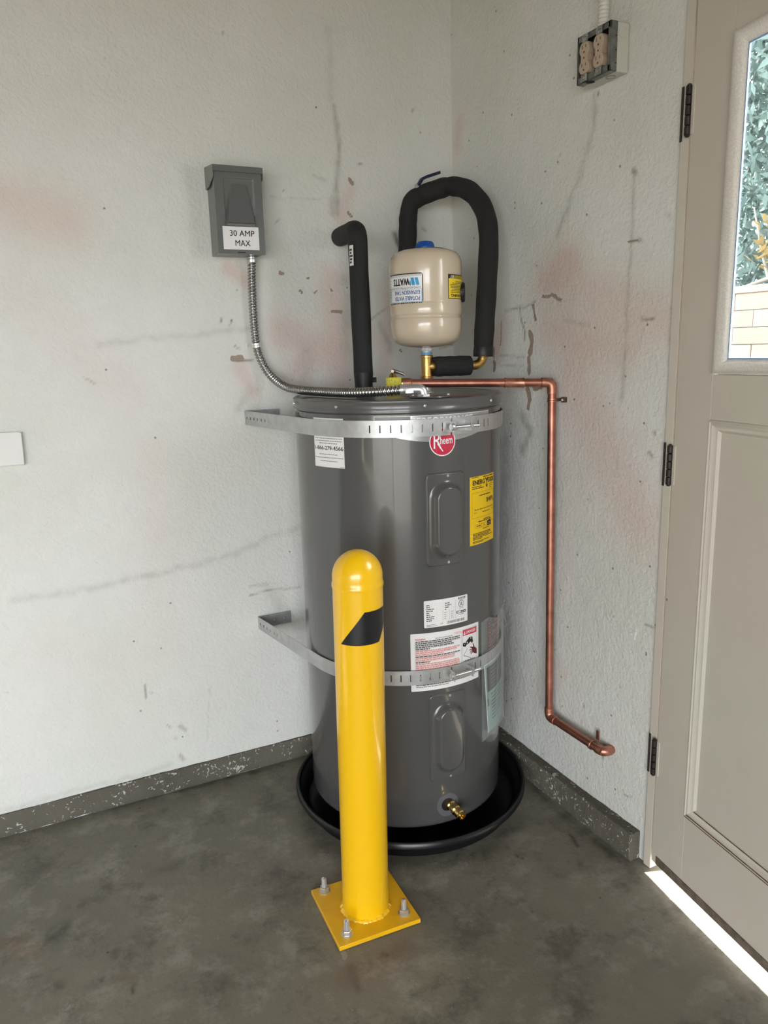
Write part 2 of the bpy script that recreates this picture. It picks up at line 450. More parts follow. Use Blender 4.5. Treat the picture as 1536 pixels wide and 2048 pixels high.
LEFT_MARKS = [('g', [-0.405, 2.045, -0.394, 1.929, -0.409, 1.817, -0.407, 1.746], 0.009, 0.6),
 ('g', [-0.416, 2.255, -0.414, 2.064], 0.014, 0.18),
 ('g', [-0.414, 1.788, -0.418, 1.752], 0.016, 0.4),
 ('g', [-1.415, 0.697, -1.234, 0.696, -1.053, 0.708, -0.826, 0.732, -0.68, 0.775, -0.579, 0.794], 0.012, 0.22),
 ('g', [-1.125, 1.377, -1.005, 1.393, -0.851, 1.401, -0.702, 1.418], 0.01, 0.2),
 ('g', [-0.713, 1.251, -0.748, 1.178], 0.014, 0.2),
 ('g', [-0.756, 0.599, -0.69, 0.601, -0.589, 0.6], 0.003, 0.8),
 ('g', [-0.754, 0.628, -0.697, 0.622], 0.005, 0.5),
 ('g', [-1.172, 1.291, -1.149, 1.273], 0.003, 0.5),
 ('g', [-0.746, 1.322, -0.701, 1.321], 0.003, 1.2),
 ('g', [-0.751, 1.366, -0.739, 1.358], 0.003, 0.9),
 ('g', [-0.756, 1.438, -0.761, 1.423], 0.0025, 1.2),
 ('g', [-0.785, 1.444, -0.79, 1.43], 0.0025, 1.2),
 ('g', [-0.727, 2.198, -0.726, 2.196], 0.003, 1),
 ('g', [-0.577, 1.806, -0.577, 1.805], 0.003, 1),
 ('g', [-0.142, 2.067, -0.144, 2.059], 0.003, 1),
 ('g', [-0.335, 1.892, -0.32, 1.895], 0.003, 0.8),
 ('g', [-0.113, 1.722, -0.101, 1.712], 0.004, 0.9),
 ('g', [-0.033, 1.787, -0.034, 1.656], 0.0016, 0.7),
 ('g', [-0.213, 1.696, -0.196, 1.659], 0.012, 1.2),
 ('g', [-0.309, 1.436, -0.246, 1.474], 0.004, 0.5),
 ('g', [-0.607, 1.715, -0.594, 1.723], 0.003, 0.6),
 ('g', [-0.053, 1.345, -0.005, 1.352], 0.004, 0.8),
 ('g', [-0.274, 1.42, -0.241, 1.341], 0.012, 0.35),
 ('g', [-0.618, 1.783, -0.462, 1.785], 0.003, 0.25),
 ('g', [-0.483, 1.854, -0.443, 1.842], 0.004, 0.3),
 ('g', [-1.085, 0.345, -1.078, 0.341], 0.003, 0.5),
 ('g', [-1.009, 0.214, -0.992, 0.196], 0.006, 0.6),
 ('g', [-1.014, 0.116, -1.003, 0.099], 0.005, 0.6),
 ('g', [-1.043, 0.226, -1.034, 0.215], 0.003, 0.8),
 ('g', [-1.098, 0.372, -1.098, 0.331], 0.0025, 0.8),
 ('g', [-1.025, 0.179, -1.022, 0.173], 0.003, 0.7),
 ('g', [-1.526, 0.083, -1.367, 0.085, -1.109, 0.083, -1.047, 0.091], 0.01, 0.18),
 ('g', [-1.467, 0.035, -0.989, 0.048], 0.005, 0.2),
 ('g', [-0.904, 0.319, -0.926, 0.144], 0.003, 0.15),
 ('g', [-0.533, 1.349, -0.537, 1.212, -0.56, 1.152], 0.03, 0.25),
 ('g', [-0.39, 1.557, -0.391, 1.345], 0.025, 0.22),
 ('g', [-0.69, 0.604, -0.583, 0.378], 0.03, 0.2),
 ('b', [-0.759, 1.33, -0.732, 1.329], 0.009, 1.3),
 ('b', [-0.365, 1.848, -0.357, 1.837], 0.006, 1.2),
 ('b', [-0.374, 1.754, -0.363, 1.745], 0.005, 1.0),
 ('b', [-0.597, 1.574, -0.592, 1.571], 0.007, 1.3),
 ('b', [-0.512, 1.561, -0.51, 1.56], 0.004, 1.3),
 ('b', [-0.539, 1.526, -0.533, 1.52], 0.005, 1.1),
 ('b', [-0.491, 1.519, -0.485, 1.523], 0.004, 1.1),
 ('b', [-0.438, 1.527, -0.435, 1.527], 0.006, 1.0),
 ('b', [-0.436, 1.464, -0.408, 1.463], 0.006, 1.0),
 ('b', [-0.204, 1.34, -0.199, 1.337], 0.004, 1.0),
 ('b', [-0.234, 1.269, -0.206, 1.267], 0.004, 0.9),
 ('p', [-1.326, 1.737, -1.191, 1.695], 0.09, 0.8),
 ('p', [-0.757, 1.593, -0.708, 1.552], 0.025, 1.0),
 ('p', [-0.609, 1.409, -0.483, 1.347, -0.552, 1.289], 0.06, 0.9),
 ('p', [-0.44, 1.556, -0.42, 1.253], 0.045, 0.9),
 ('p', [-0.739, 1.31, -0.714, 1.236], 0.03, 0.8),
 ('p', [-0.363, 1.819, -0.4, 1.732], 0.025, 0.7),
 ('p', [-0.236, 1.513, -0.261, 1.278], 0.035, 0.7),
 ('p', [-1.297, 1.494, -1.072, 1.253], 0.09, 0.25),
 ('p', [-1.019, 1.08, -1.03, 0.471], 0.08, 0.25),
 ('p', [-1.344, 0.536, -1.162, 0.451], 0.08, 0.2)]
RIGHT_MARKS = [('g', [-0.665, 1.935, -0.66, 1.857, -0.627, 1.773, -0.581, 1.709, -0.534, 1.63], 0.01, 0.35),
 ('g', [-0.806, 1.73, -0.808, 1.614, -0.805, 1.536, -0.802, 1.444, -0.801, 1.302, -0.798, 1.205], 0.006, 0.4),
 ('g', [-0.803, 1.734, -0.81, 1.728], 0.006, 0.9),
 ('g', [-0.537, 1.828, -0.535, 1.827], 0.003, 1),
 ('g', [-0.676, 1.936, -0.677, 1.935], 0.004, 1.2),
 ('g', [-0.917, 1.622, -0.915, 1.62], 0.008, 0.5),
 ('g', [-0.853, 1.4, -0.889, 1.397], 0.003, 1.1),
 ('g', [-0.37, 1.452, -0.378, 1.417, -0.396, 1.381, -0.396, 1.359], 0.003, 1.1),
 ('g', [-0.296, 1.447, -0.382, 1.452, -0.441, 1.463], 0.004, 0.6),
 ('g', [-0.271, 1.314, -0.397, 1.314], 0.0025, 0.7),
 ('g', [-0.271, 1.284, -0.393, 1.285], 0.0025, 0.6),
 ('g', [-0.388, 1.142, -0.426, 1.1, -0.39, 1.037], 0.018, 0.5),
 ('g', [-0.3, 1.059, -0.29, 0.703], 0.03, 0.3),
 ('g', [-0.572, 1.408, -0.672, 1.391], 0.004, 0.3),
 ('g', [-0.896, 1.085, -0.906, 1.077], 0.004, 0.9),
 ('g', [-0.909, 1.134, -0.912, 1.13], 0.004, 1),
 ('g', [-0.783, 0.259, -0.775, 0.217], 0.006, 0.8),
 ('g', [-0.83, 0.456, -0.832, 0.45], 0.003, 0.6),
 ('g', [-0.334, 0.497, -0.31, 0.19], 0.02, 0.3),
 ('g', [-0.907, 0.65, -0.94, 0.654], 0.003, 0.8),
 ('g', [-0.694, 0.34, -0.694, 0.333], 0.003, 0.9),
 ('g', [-0.865, 0.151, -0.887, 0.158], 0.003, 0.8),
 ('b', [-0.424, 1.384, -0.425, 1.345, -0.421, 1.324], 0.009, 1.3),
 ('b', [-0.416, 1.309, -0.422, 1.267], 0.009, 0.9),
 ('b', [-0.411, 1.223, -0.424, 1.188, -0.415, 1.17], 0.01, 1.3),
 ('b', [-0.446, 1.225, -0.481, 1.23], 0.008, 1.2),
 ('b', [-0.474, 1.48, -0.571, 1.46], 0.012, 0.55),
 ('b', [-0.429, 1.456, -0.442, 1.414], 0.009, 0.6),
 ('b', [-0.23, 1.348, -0.244, 1.272], 0.012, 0.7),
 ('b', [-0.278, 1.421, -0.27, 1.347], 0.006, 0.6),
 ('b', [-0.911, 0.585, -0.915, 0.573], 0.003, 1.0),
 ('p', [-0.484, 1.519, -0.567, 1.562], 0.06, 0.9),
 ('p', [-0.27, 1.392, -0.244, 1.333], 0.04, 0.9),
 ('p', [-0.51, 1.384, -0.8, 1.326], 0.07, 0.8),
 ('p', [-0.048, 2.038, -0.032, 1.969], 0.03, 0.8),
 ('p', [-0.569, 1.511, -0.923, 1.392], 0.08, 0.8),
 ('p', [-0.619, 1.25, -0.875, 0.902], 0.11, 0.8),
 ('p', [-0.366, 0.214, -0.586, 0.405], 0.06, 0.3)]
FLOOR_MARKS = [('g', [-1.399, -0.472, -1.416, -0.489], 0.03, 0.7),
 ('g', [-1.111, -0.362, -1.162, -0.357], 0.025, 0.3),
 ('g', [-1.301, -0.611, -1.295, -0.606], 0.012, 0.7),
 ('g', [-1.345, -0.674, -1.335, -0.675], 0.013, 0.7),
 ('g', [-1.425, -0.64, -1.415, -0.652], 0.016, 0.6),
 ('g', [-1.09, -0.809, -1.084, -0.805], 0.012, 0.5),
 ('g', [-1.103, -0.098, -1.088, -0.097], 0.014, 0.5),
 ('g', [-0.89, -0.041, -0.878, -0.054], 0.01, 0.5),
 ('g', [-0.629, -0.666, -0.569, -0.72, -0.581, -0.795], 0.04, 0.35),
 ('g', [-0.099, -0.764, -0.109, -0.808], 0.006, 1.0),
 ('g', [-0.284, -0.761, -0.276, -0.784], 0.004, 1.2),
 ('g', [-0.373, -0.945, -0.367, -0.967], 0.003, 0.8),
 ('g', [-0.389, -1.078, -0.414, -1.159], 0.05, 0.4),
 ('g', [-0.749, -0.896, -0.742, -0.907], 0.006, 0.8),
 ('g', [-0.829, -0.894, -0.837, -0.965], 0.01, 0.4),
 ('g', [-0.698, -0.596, -0.653, -0.562], 0.02, 0.4),
 ('g', [-1.269, -0.722, -1.272, -0.743], 0.004, 1.0),
 ('g', [-1.536, 0.015, -1.292, 0.005, -0.963, -0.008, -0.699, -0.018], 0.014, 0.6),
 ('g', [-0.046, -0.511, -0.057, -0.736, -0.054, -0.931], 0.016, 0.6),
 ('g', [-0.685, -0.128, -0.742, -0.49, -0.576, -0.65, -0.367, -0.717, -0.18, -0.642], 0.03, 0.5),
 ('b', [-0.863, -0.376, -0.853, -0.391], 0.009, 0.35),
 ('b', [-1.14, -0.573, -1.139, -0.576], 0.005, 0.9),
 ('b', [-1.198, -0.337, -1.194, -0.351], 0.005, 0.6),
 ('b', [-0.897, -0.684, -0.887, -0.727, -0.852, -0.832], 0.025, 0.3),
 ('b', [-0.119, -0.702, -0.117, -0.828], 0.04, 0.35),
 ('b', [-0.832, -0.843, -0.83, -0.869], 0.012, 0.6),
 ('b', [-1.492, -0.493, -1.469, -0.435], 0.06, 0.25),
 ('b', [-1.409, -0.72, -1.399, -0.712], 0.006, 0.8),
 ('p', [-1.513, -0.447, -1.471, -0.504], 0.03, 0.8),
 ('p', [-0.84, -0.919, -0.71, -0.908], 0.04, 0.7),
 ('p', [-0.713, -0.598, -0.733, -0.61], 0.02, 0.8),
 ('p', [-1.283, -0.684, -1.265, -0.709], 0.014, 0.6),
 ('p', [-0.093, -1.15, -0.128, -1.368], 0.02, 0.2)]  # brown glow along the door's light strip, painted into the floor colour

def resample(path, step):
    P = np.array([tuple(p) for p in path]); d = np.r_[0, np.cumsum(np.linalg.norm(np.diff(P, axis=0), axis=1))]
    n = max(2, int(d[-1] / step)); s = np.linspace(0, d[-1], n + 1)
    return [Vector((np.interp(t, d, P[:, 0]), np.interp(t, d, P[:, 1]), np.interp(t, d, P[:, 2]))) for t in s]
def ribbed(mb, path, r, amp, pitch, n=14, m=None):
    P = resample(path, pitch / 6); vs = []; fs = []
    t0 = (P[1] - P[0]).normalized(); up = Vector((0, 0, 1)) if abs(t0.z) < .9 else Vector((1, 0, 0))
    nx = t0.cross(up).normalized(); prev = t0
    for i, p in enumerate(P):
        t = (P[min(i + 1, len(P) - 1)] - P[max(i - 1, 0)]).normalized(); nx = prev.rotation_difference(t) @ nx; prev = t; ny = t.cross(nx)
        for k in range(n):
            a = 2 * math.pi * k / n; ph = i / 6
            rr = r - amp + 2 * amp * abs(math.sin(math.pi * ph)) ** .6
            vs.append(p + (nx * math.cos(a) + ny * math.sin(a)) * rr)
    for i in range(len(P) - 1):
        for k in range(n):
            fs.append((i * n + k, i * n + (k + 1) % n, (i + 1) * n + (k + 1) % n, (i + 1) * n + k))
    mb.add(vs, fs, m)

# ------------------------------------------------------------------ structure
ZC = 2.62      # ceiling height
def big_grid(name, U, V, fn, lst, m, flip=False, disp=None):
    uu, vv = np.meshgrid(U, V, indexing='ij'); mk = marks(uu, vv, lst)
    nu, nv = len(U), len(V)
    P = np.array(fn(uu, vv)); P = np.moveaxis(P, 0, -1).reshape(-1, 3)
    i, j = np.meshgrid(np.arange(nu - 1), np.arange(nv - 1), indexing='ij'); a = (i * nv + j).ravel()
    F = np.stack([a, a + nv, a + nv + 1, a + 1], 1)
    if flip: F = F[:, ::-1]
    me = bpy.data.meshes.new(name); me.vertices.add(len(P)); me.vertices.foreach_set('co', P.ravel())
    me.loops.add(F.size); me.loops.foreach_set('vertex_index', F.ravel())
    me.polygons.add(len(F)); me.polygons.foreach_set('loop_start', np.arange(len(F)) * 4); me.polygons.foreach_set('loop_total', np.full(len(F), 4))
    me.polygons.foreach_set('use_smooth', [True] * len(F))
    for k in 'gbp':
        at = me.attributes.new(k, 'FLOAT', 'POINT'); at.data.foreach_set('value', mk[k].ravel().astype('f'))
    me.materials.append(m); me.update(calc_edges=True)
    o = bpy.data.objects.new(name, me); COL.objects.link(o); o['kind'] = 'structure'; ORG[name] = Vector((0, 0, 0)); return o

SX = lambda a, b, s: np.linspace(a, b, int(round((b - a) / s)) + 1)
# left wall (plane y = 0): gentle unevenness of the masonry
Ux = np.r_[-7.5, -5, -3, -2, SX(-1.56, 0, .006)]; Vz = np.r_[SX(0.0, 2.42, .0061), ZC]
big_grid('wall_left', Ux, Vz, lambda u, v: (u, (fbm(u, v, .35, 3, 3) - .5) * .006 * np.clip(-u * 4, 0, 1), v), LEFT_MARKS, WALL)
# right wall (plane x = 0) up to the door jamb
Uy = SX(-.945, 0, .006); WE = -.945
big_grid('wall_right', Uy, Vz, lambda u, v: ((fbm(u, v, .3, 13, 3) - .5) * .004 * np.clip(-u * 6, 0, 1) * np.clip((u + .945) * 12, 0, 1), u + (fbm(v, v * 0, .03, 8, 3) - .5) * .006 * (u < -.9445), v), RIGHT_MARKS, WALL, flip=True)
mb = MB()
mb.box2((.002, 0, 0), (.14, -.9455, ZC)); mb.box2((0, -1.812, 0), (.14, -4.4, ZC)); mb.box2((0, -.9455, 2.085), (.14, -1.812, ZC))
struct('wall_outer', mb, PLAIN)
# floor
Fx = np.r_[-7.5, -4, -2.4, SX(-1.75, 0.14, .007)]; Fy = np.r_[-4.54, -4, -2.6, SX(-1.6, 0, .007)]
big_grid('floor', Fx, Fy, lambda u, v: (u, v, (fbm(u, v, .25, 41, 3) - .5) * .002 - .001), FLOOR_MARKS, FLOOR)
mb = MB(); mb.box2((-7.64, -4.54, ZC), (.14, .14, ZC + .1)); struct('ceiling', mb, WOOD)
mb = MB(); mb.box2((-7.64, -4.54, 0), (-7.5, .0, ZC)); struct('wall_far', mb, PLAIN)
mb = MB(); mb.box2((-7.5, -4.54, 0), (-5.9, -4.4, ZC)); mb.box2((-1.5, -4.54, 0), (.0, -4.4, ZC)); mb.box2((-5.9, -4.54, 2.06), (-1.5, -4.4, ZC))
mb.box2((-3.10, -4.54, 0), (-2.96, -4.4, 2.06))
struct('wall_front', mb, PLAIN)

# concrete stem walls along both walls, with uneven faces
def stem(name, a, b, out, h, t, seed):
    """prism along a..b (xy) protruding t in direction out"""
    a = np.array(a, float); b = np.array(b, float); L = np.linalg.norm(b - a); d = (b - a) / L; o = np.array(out, float)
    n = int(L / .012); S = np.linspace(0, L, n + 1); m = MB()
    prof = [(0, 0)] + [(1, k) for k in np.linspace(0, 1, 8)] + [(k, 1.0) for k in np.linspace(.8, 0, 5)]
    def fn(s, q):
        i = int(q); px, pz = prof[i]
        w = (fbm(np.array([s]), np.array([pz * h + px]), .05, seed, 3)[0] - .5)
        off = t * px + (w * .007 if px > .1 else 0) - (.006 * (1 - pz * 8) if pz < .125 and px == 1 else 0) - (.004 if px == 1 and pz > .97 else 0)
        zz = pz * h + (w * .006 if pz > .9 else 0)
        p = a + d * s + o * off
        return (p[0], p[1], max(zz, 0) - .001)
    m.grid(S, list(range(len(prof))), fn)
    for e in (0, L):
        m.add([fn(e, i) for i in range(len(prof))], [tuple(range(len(prof)))])
    return struct(name, m, STEM, smooth=40)
stem('baseboard_left', (-2.6, 0), (0, 0), (0, -1), .073, .007, 51)
stem('baseboard_right', (0, 0), (0, -.925), (-1, 0), .080, .0385, 61)
# jamb of the side door: hinge side, head and latch side
mb = MB(); mb.box2((-.008, -.9475, 0), (.13, -.9715, 2.085)); mb.box2((.036, -.9715, 0), (.055, -1.0, 2.06))
part('jamb', mb, DOORP, None, bevel=.0015)['kind'] = 'structure'
bpy.data.objects['jamb'].name = 'trim_1'
mb = MB(); mb.box2((-.008, -.9715, 2.060), (.13, -1.81, 2.085)); struct('trim_2', mb, DOORP, bevel=.0015)
mb = MB(); mb.box2((-.008, -1.795, 0), (.13, -1.815, 2.06)); struct('trim_3', mb, DOORP, bevel=.0015)

# ------------------------------------------------------------------ side door, a little ajar
A8 = math.radians(8.064)
DD = Vector((-math.sin(A8), -math.cos(A8), 0)); DN = Vector((-math.cos(A8), math.sin(A8), 0)); H0 = Vector((-.013, -.98, 0))
def dpt(s, n, z): return H0 + DD * s + DN * n + Vector((0, 0, z))
DROT = Matrix((DD, DN, Vector((0, 0, 1)))).transposed()
def dbox(mb, s0, n0, z0, s1, n1, z1, m=None):
    return mb.box(dpt((s0 + s1) / 2, (n0 + n1) / 2, (z0 + z1) / 2), (abs(s1 - s0), abs(n1 - n0), abs(z1 - z0)), DROT, m)
door = struct_root('door_1', tuple(H0))
DW, DT, ZB, ZT = .813, .036, .034, 2.052
for nm, q in (('stile', (0, ZB, .1105, ZT)), ('stile', (.7025, ZB, DW, ZT)), ('rail', (.1112, 1.925, .7018, ZT)), ('rail', (.1112, 1.178, .7018, 1.274)), ('rail', (.1112, ZB, .7018, .229))):
    m_ = MB(); dbox(m_, q[0], -DT, q[1], q[2], 0, q[3]); part(nm, m_, DOORP, door, bevel=.001)
m_ = MB(); dbox(m_, .105, -.033, .225, .705, -.012, 1.18); part('panel', m_, DOORP, door)
def moulding(s0, z0, s1, z1, prof):
    """mitred frame; profile points (inset, n)"""
    m_ = MB(); loops = []
    for ins, n in prof:
        loops.append([dpt(s0 + ins, n, z0 + ins), dpt(s1 - ins, n, z0 + ins), dpt(s1 - ins, n, z1 - ins), dpt(s0 + ins, n, z1 - ins)])
    vs = [p for l in loops for p in l]; k = len(loops)
    m_.add(vs, [(i * 4 + j, i * 4 + (j + 1) % 4, (i + 1) * 4 + (j + 1) % 4, (i + 1) * 4 + j) for i in range(k - 1) for j in range(4)])
    return m_
part('panel_moulding', moulding(.107, .230, .706, 1.178, [(0, -.012), (0, .001), (.003, .002), (.006, -.0005), (.010, .0005), (.018, -.006), (.021, -.006), (.024, -.009), (.0265, -.0125)]), DOORP, door, smooth=40)
dg_ = MB()
for z_, n_ in ((.2318, .0022), (.2365, .0012), (.2525, -.0065)): dbox(dg_, .108 + (z_ - .23), n_ - .0006, z_ - .0011, .705 - (z_ - .23), n_ + .0004, z_ + .0011)
part('dirt_line', dg_, mat('brown_grime', (.15, .085, .045), .8, noise=(50, .5)), door, label='brown grime settled in the lower moulding', kind='stuff')
part('window_moulding', moulding(.114, 1.275, .699, 1.924, [(0, -.02), (0, .006), (.004, .009), (.012, .009), (.020, .005), (.026, -.002), (.0295, -.004), (.0295, -.007)]), mat('window_bead_paint', (.68, .65, .60), .45, noise=(300, .12)), door, smooth=40, label='speckled pale moulding round the door window')
part('glazing_seal', moulding(.1435, 1.3045, .6695, 1.8945, [(0, -.010), (0, -.004), (.0035, -.004), (.0035, -.0075)]), mat('blue_grey_seal', (.25, .40, .62), .4), door)
m_ = MB(); dbox(m_, .140, -.0115, 1.300, .672, -.0075, 1.898); part('glass_pane', m_, GLASS, door)
m_ = MB(); dbox(m_, .018, -.004, ZB + .0005, .812, .0022, .057); part('bottom_strip', m_, mat('scuffed_brown_strip', (.13, .10, .08), .6, noise=(60, .4)), door, bevel=.0006, label='scuffed brown worn strip along the foot of the door')
for zc, hh in ((1.816, .098), (1.065, .092), (.3235, .096)):
    hp = Vector((-.0165, -.9735, zc))
    kn = MB(); seg = hh / 5
    for k in range(5):
        z0 = -hh / 2 + k * seg
        kn.lathe([(.0058, z0 + .0006), (.0068, z0 + .0016), (.0068, z0 + seg - .0016), (.0050, z0 + seg - .0006)], hp, (0, 0, 1), 16)
    kn.lathe([(.003, -hh / 2 - .003), (.005, -hh / 2 - .001), (.005, -hh / 2 + .001)], hp, n=12); kn.lathe([(.005, hh / 2 - .001), (.005, hh / 2 + .001), (.002, hh / 2 + .003)], hp, n=12)
    h_ = part('hinge', kn, HINGE, door, smooth=40, label='dark tarnished hinge knuckle')
    lf = MB(); dbox(lf, -.001, -.002, zc - hh / 2 + .001, .0085, .0022, zc + hh / 2 - .001); part('leaf', lf, DOORP, h_, bevel=.0006)
    lf = MB(); lf.box2((-.014, -.9745, zc - hh / 2 + .001), (-.0085, -.958, zc + hh / 2 - .001)); 
    lf2 = MB(); lf2.box2((-.0095, -.9465, zc - hh / 2 - .006), (-.002, -.9525, zc + hh / 2 + .004)); part('hinge_gap_shade', lf2, mat('gap_shade_brown', (.035, .028, .028), .8), h_)  # solid dark strip: paints the shade of the gap beside the hinge
# latch knob on the free side (outside the picture but part of the door)
kb = MB(); kb.lathe([(.03, 0), (.03, .006), (.011, .010), (.011, .03), (.026, .042), (.028, .055), (.020, .066), (0, .069)], dpt(.755, 0, .96), DN, 28)
part('door_knob', kb, BRASS2, door, smooth=40)

# ------------------------------------------------------------------ outside
ext = mat('sunlit_ground', (.13, .122, .105), .9, noise=(3, .15))
mb = MB(); mb.box2((-25, -25, -.12), (25, 25, -.02)); struct('ground_outside', mb, ext)
bw = struct_root('wall_outside', (4.5, 1.0, -.02))
mb = MB(); mb.box2((4.512, .2, -.03), (4.70, 5.4, 1.735)); part('mortar_core', mb, mat('mortar', (.11, .09, .07), .9), bw)
BLKC = [mat('slump_block_%d' % i, c, .85, noise=(18, .1)) for i, c in enumerate([(.20, .16, .12), (.215, .172, .13), (.185, .15, .112)])]
def block_mesh(i, w, h=.139, t=.2):
    m_ = MB(); m_.box((0, 0, 0), (t, w, h)); return m_.mesh('block_%d' % i, BLKC[i], False)
bmesh_ = [block_mesh(i, .391) for i in range(3)]
nb = 0
for c in range(12):
    z = -.02 + .075 + c * .1465
    for k in range(14):
        y = .2 + (k + (.5 if c % 2 else 0)) * .4
        if y > 5.3: continue
        inst('block', bmesh_[(k * 7 + c * 5) % 3], bw, (4.60 + random.uniform(-.004, .004), y, z)); nb += 1
m_ = MB(); m_.box2((4.49, .2, 1.738), (4.71, 5.4, 1.80)); part('cap_course', m_, BLKC[1], bw, bevel=.006)
# hedge behind the wall: leaves as one mass
def leaves(name, n, lo, hi, size, m, seed, label, cat, shape=None):
    R = np.random.default_rng(seed); P = lo + (np.array(hi) - lo) * R.random((n, 3))
    if shape: P = P[shape(P)]
    n = len(P); a = R.normal(size=(n, 3)); a /= np.linalg.norm(a, axis=1)[:, None]; b = np.cross(a, R.normal(size=(n, 3))); b /= np.linalg.norm(b, axis=1)[:, None]
    s = size * R.uniform(.6, 1.3, (n, 1)); w = s * .36
    V = np.stack([P - a * s, P + b * w, P + a * s, P - b * w], 1).reshape(-1, 3)
    F = np.arange(n * 4).reshape(-1, 4)
    me = bpy.data.meshes.new(name); me.from_pydata(V.tolist(), [], F.tolist()); me.materials.append(m)
    o = bpy.data.objects.new(name, me); COL.objects.link(o); o['kind'] = 'stuff'; o['label'] = label; o['category'] = cat; return o
def leaf_mat(name, c1, c2):
    m = bpy.data.materials.new(name); m.use_nodes = True; nt = m.node_tree; N = nt.nodes; L = nt.links
    N.remove(N['Principled BSDF']); o = N['Material Output']
    g = N.new('ShaderNodeNewGeometry'); r = N.new('ShaderNodeMix'); r.data_type = 'RGBA'
    L.new(g.outputs['Random Per Island'], r.inputs[0]); r.inputs[6].default_value = (*c1, 1); r.inputs[7].default_value = (*c2, 1)
    d = N.new('ShaderNodeBsdfDiffuse'); t = N.new('ShaderNodeBsdfTranslucent'); L.new(r.outputs[2], d.inputs[0]); L.new(r.outputs[2], t.inputs[0])
    x = N.new('ShaderNodeMixShader'); x.inputs[0].default_value = .45; L.new(d.outputs[0], x.inputs[1]); L.new(t.outputs[0], x.inputs[2]); L.new(x.outputs[0], o.inputs[0]); return m
GL = leaf_mat('hedge_leaf', (.08, .125, .115), (.18, .25, .235))
leaves('hedge', 60000, (5.0, .6, .5), (6.6, 6.2, 6.0), .07, GL, 3, 'tall pale green hedge of small leaves rising behind the tan block wall', 'hedge')
YL = leaf_mat('dry_leaf', (.22, .16, .06), (.30, .23, .11))
lo, hi = (4.62, 2.18, 1.93), (4.95, 2.62, 2.42)
leaves('dry_leaves', 170, lo, hi, .06, YL, 5, 'clump of dry golden yellow leaves hanging in the hedge above the block wall', 'leaves', lambda P: ((P[:, 1] - 2.42) / .2) ** 2 + ((P[:, 2] - 2.17) / .26) ** 2 < 1)
mb = MB(); mb.tube([(4.75, 1.9, 2.06), (4.75, 2.2, 1.98), (4.72, 2.45, 1.86), (4.70, 2.7, 1.80)], [.03, .027, .02, .012], 10)
mb.tube([(4.72, 2.45, 1.86), (4.80, 2.6, 2.1), (4.85, 2.75, 2.5)], [.014, .011, .007], 8)
solo('branch', mb, mat('pale_bark', (.16, .15, .13), .9), 'bare pale branch leaning on top of the block wall behind the door window', 'branch', smooth=40)

# ------------------------------------------------------------------ water heater
TX, TY, TR = -.396, -.345, .2845
def cyl(cx, cy, R):
    def mk(th0, z0):
        def f(u, v, n):
            a = math.radians(th0) + u / R
            return Vector((cx + (R + n) * math.cos(a), cy + (R + n) * math.sin(a), z0 + v))
        return f
    return mk
TC = cyl(TX, TY, TR)
ARC = math.pi / 180 * TR      # metres of arc per degree
heater = thing('water_heater', (TX, TY, .045), 'tall dark grey electric water heater standing in the black pan in the corner', 'water heater')
mb = MB(); mb.lathe([(.20, .052), (.262, .053), (.276, .057), (TR - .002, .064), (TR, .072), (TR, .60), (TR, 1.188), (TR - .003, 1.192), (TR - .003, 1.200), (.1, 1.2)], (TX, TY, 0), n=160)
body = part('tank_jacket', mb, GREY, heater, smooth=35)
for a in (20, 140, 260):
    f_ = MB(); f_.box((TX + .17 * math.cos(math.radians(a)), TY + .17 * math.sin(math.radians(a)), .0285), (.05, .05, .049)); part('foot', f_, PAN, heater)
mb = MB(); mb.lathe([(TR + .001, 1.1955), (TR + .0025, 1.1955), (TR + .0028, 1.199), (TR + .0015, 1.2025), (TR + .0015, 1.213), (TR + .0032, 1.216), (TR + .0030, 1.2205), (TR - .001, 1.2235), (TR - .010, 1.2222), (TR - .016, 1.2195), (TR - .022, 1.2195), (TR - .030, 1.2222), (.10, 1.2245), (0, 1.225)], (TX, TY, 0), n=160, close=False)
part('top_cover', mb, GREYD, heater, smooth=50)
scr = MB(); scr.lathe([(.0042, 0), (.0042, .0012), (.003, .0026), (0, .003)], n=14); scr.box((0, 0, .0029), (.005, .0009, .0006)); scrm = scr.mesh('screw', STEEL, 40)
def on_tank(th, z, n=0):
    return TC(th, z)(0, 0, n)
def rad_rot(th): return frame_rot((math.cos(math.radians(th)), math.sin(math.radians(th)), 0)).to_euler()
for th in (-194, -149, -103.7, -59.6, -14, 31, 76, 121):
    inst('screw', scrm, heater, on_tank(th, 1.2078, .0015), rad_rot(th))
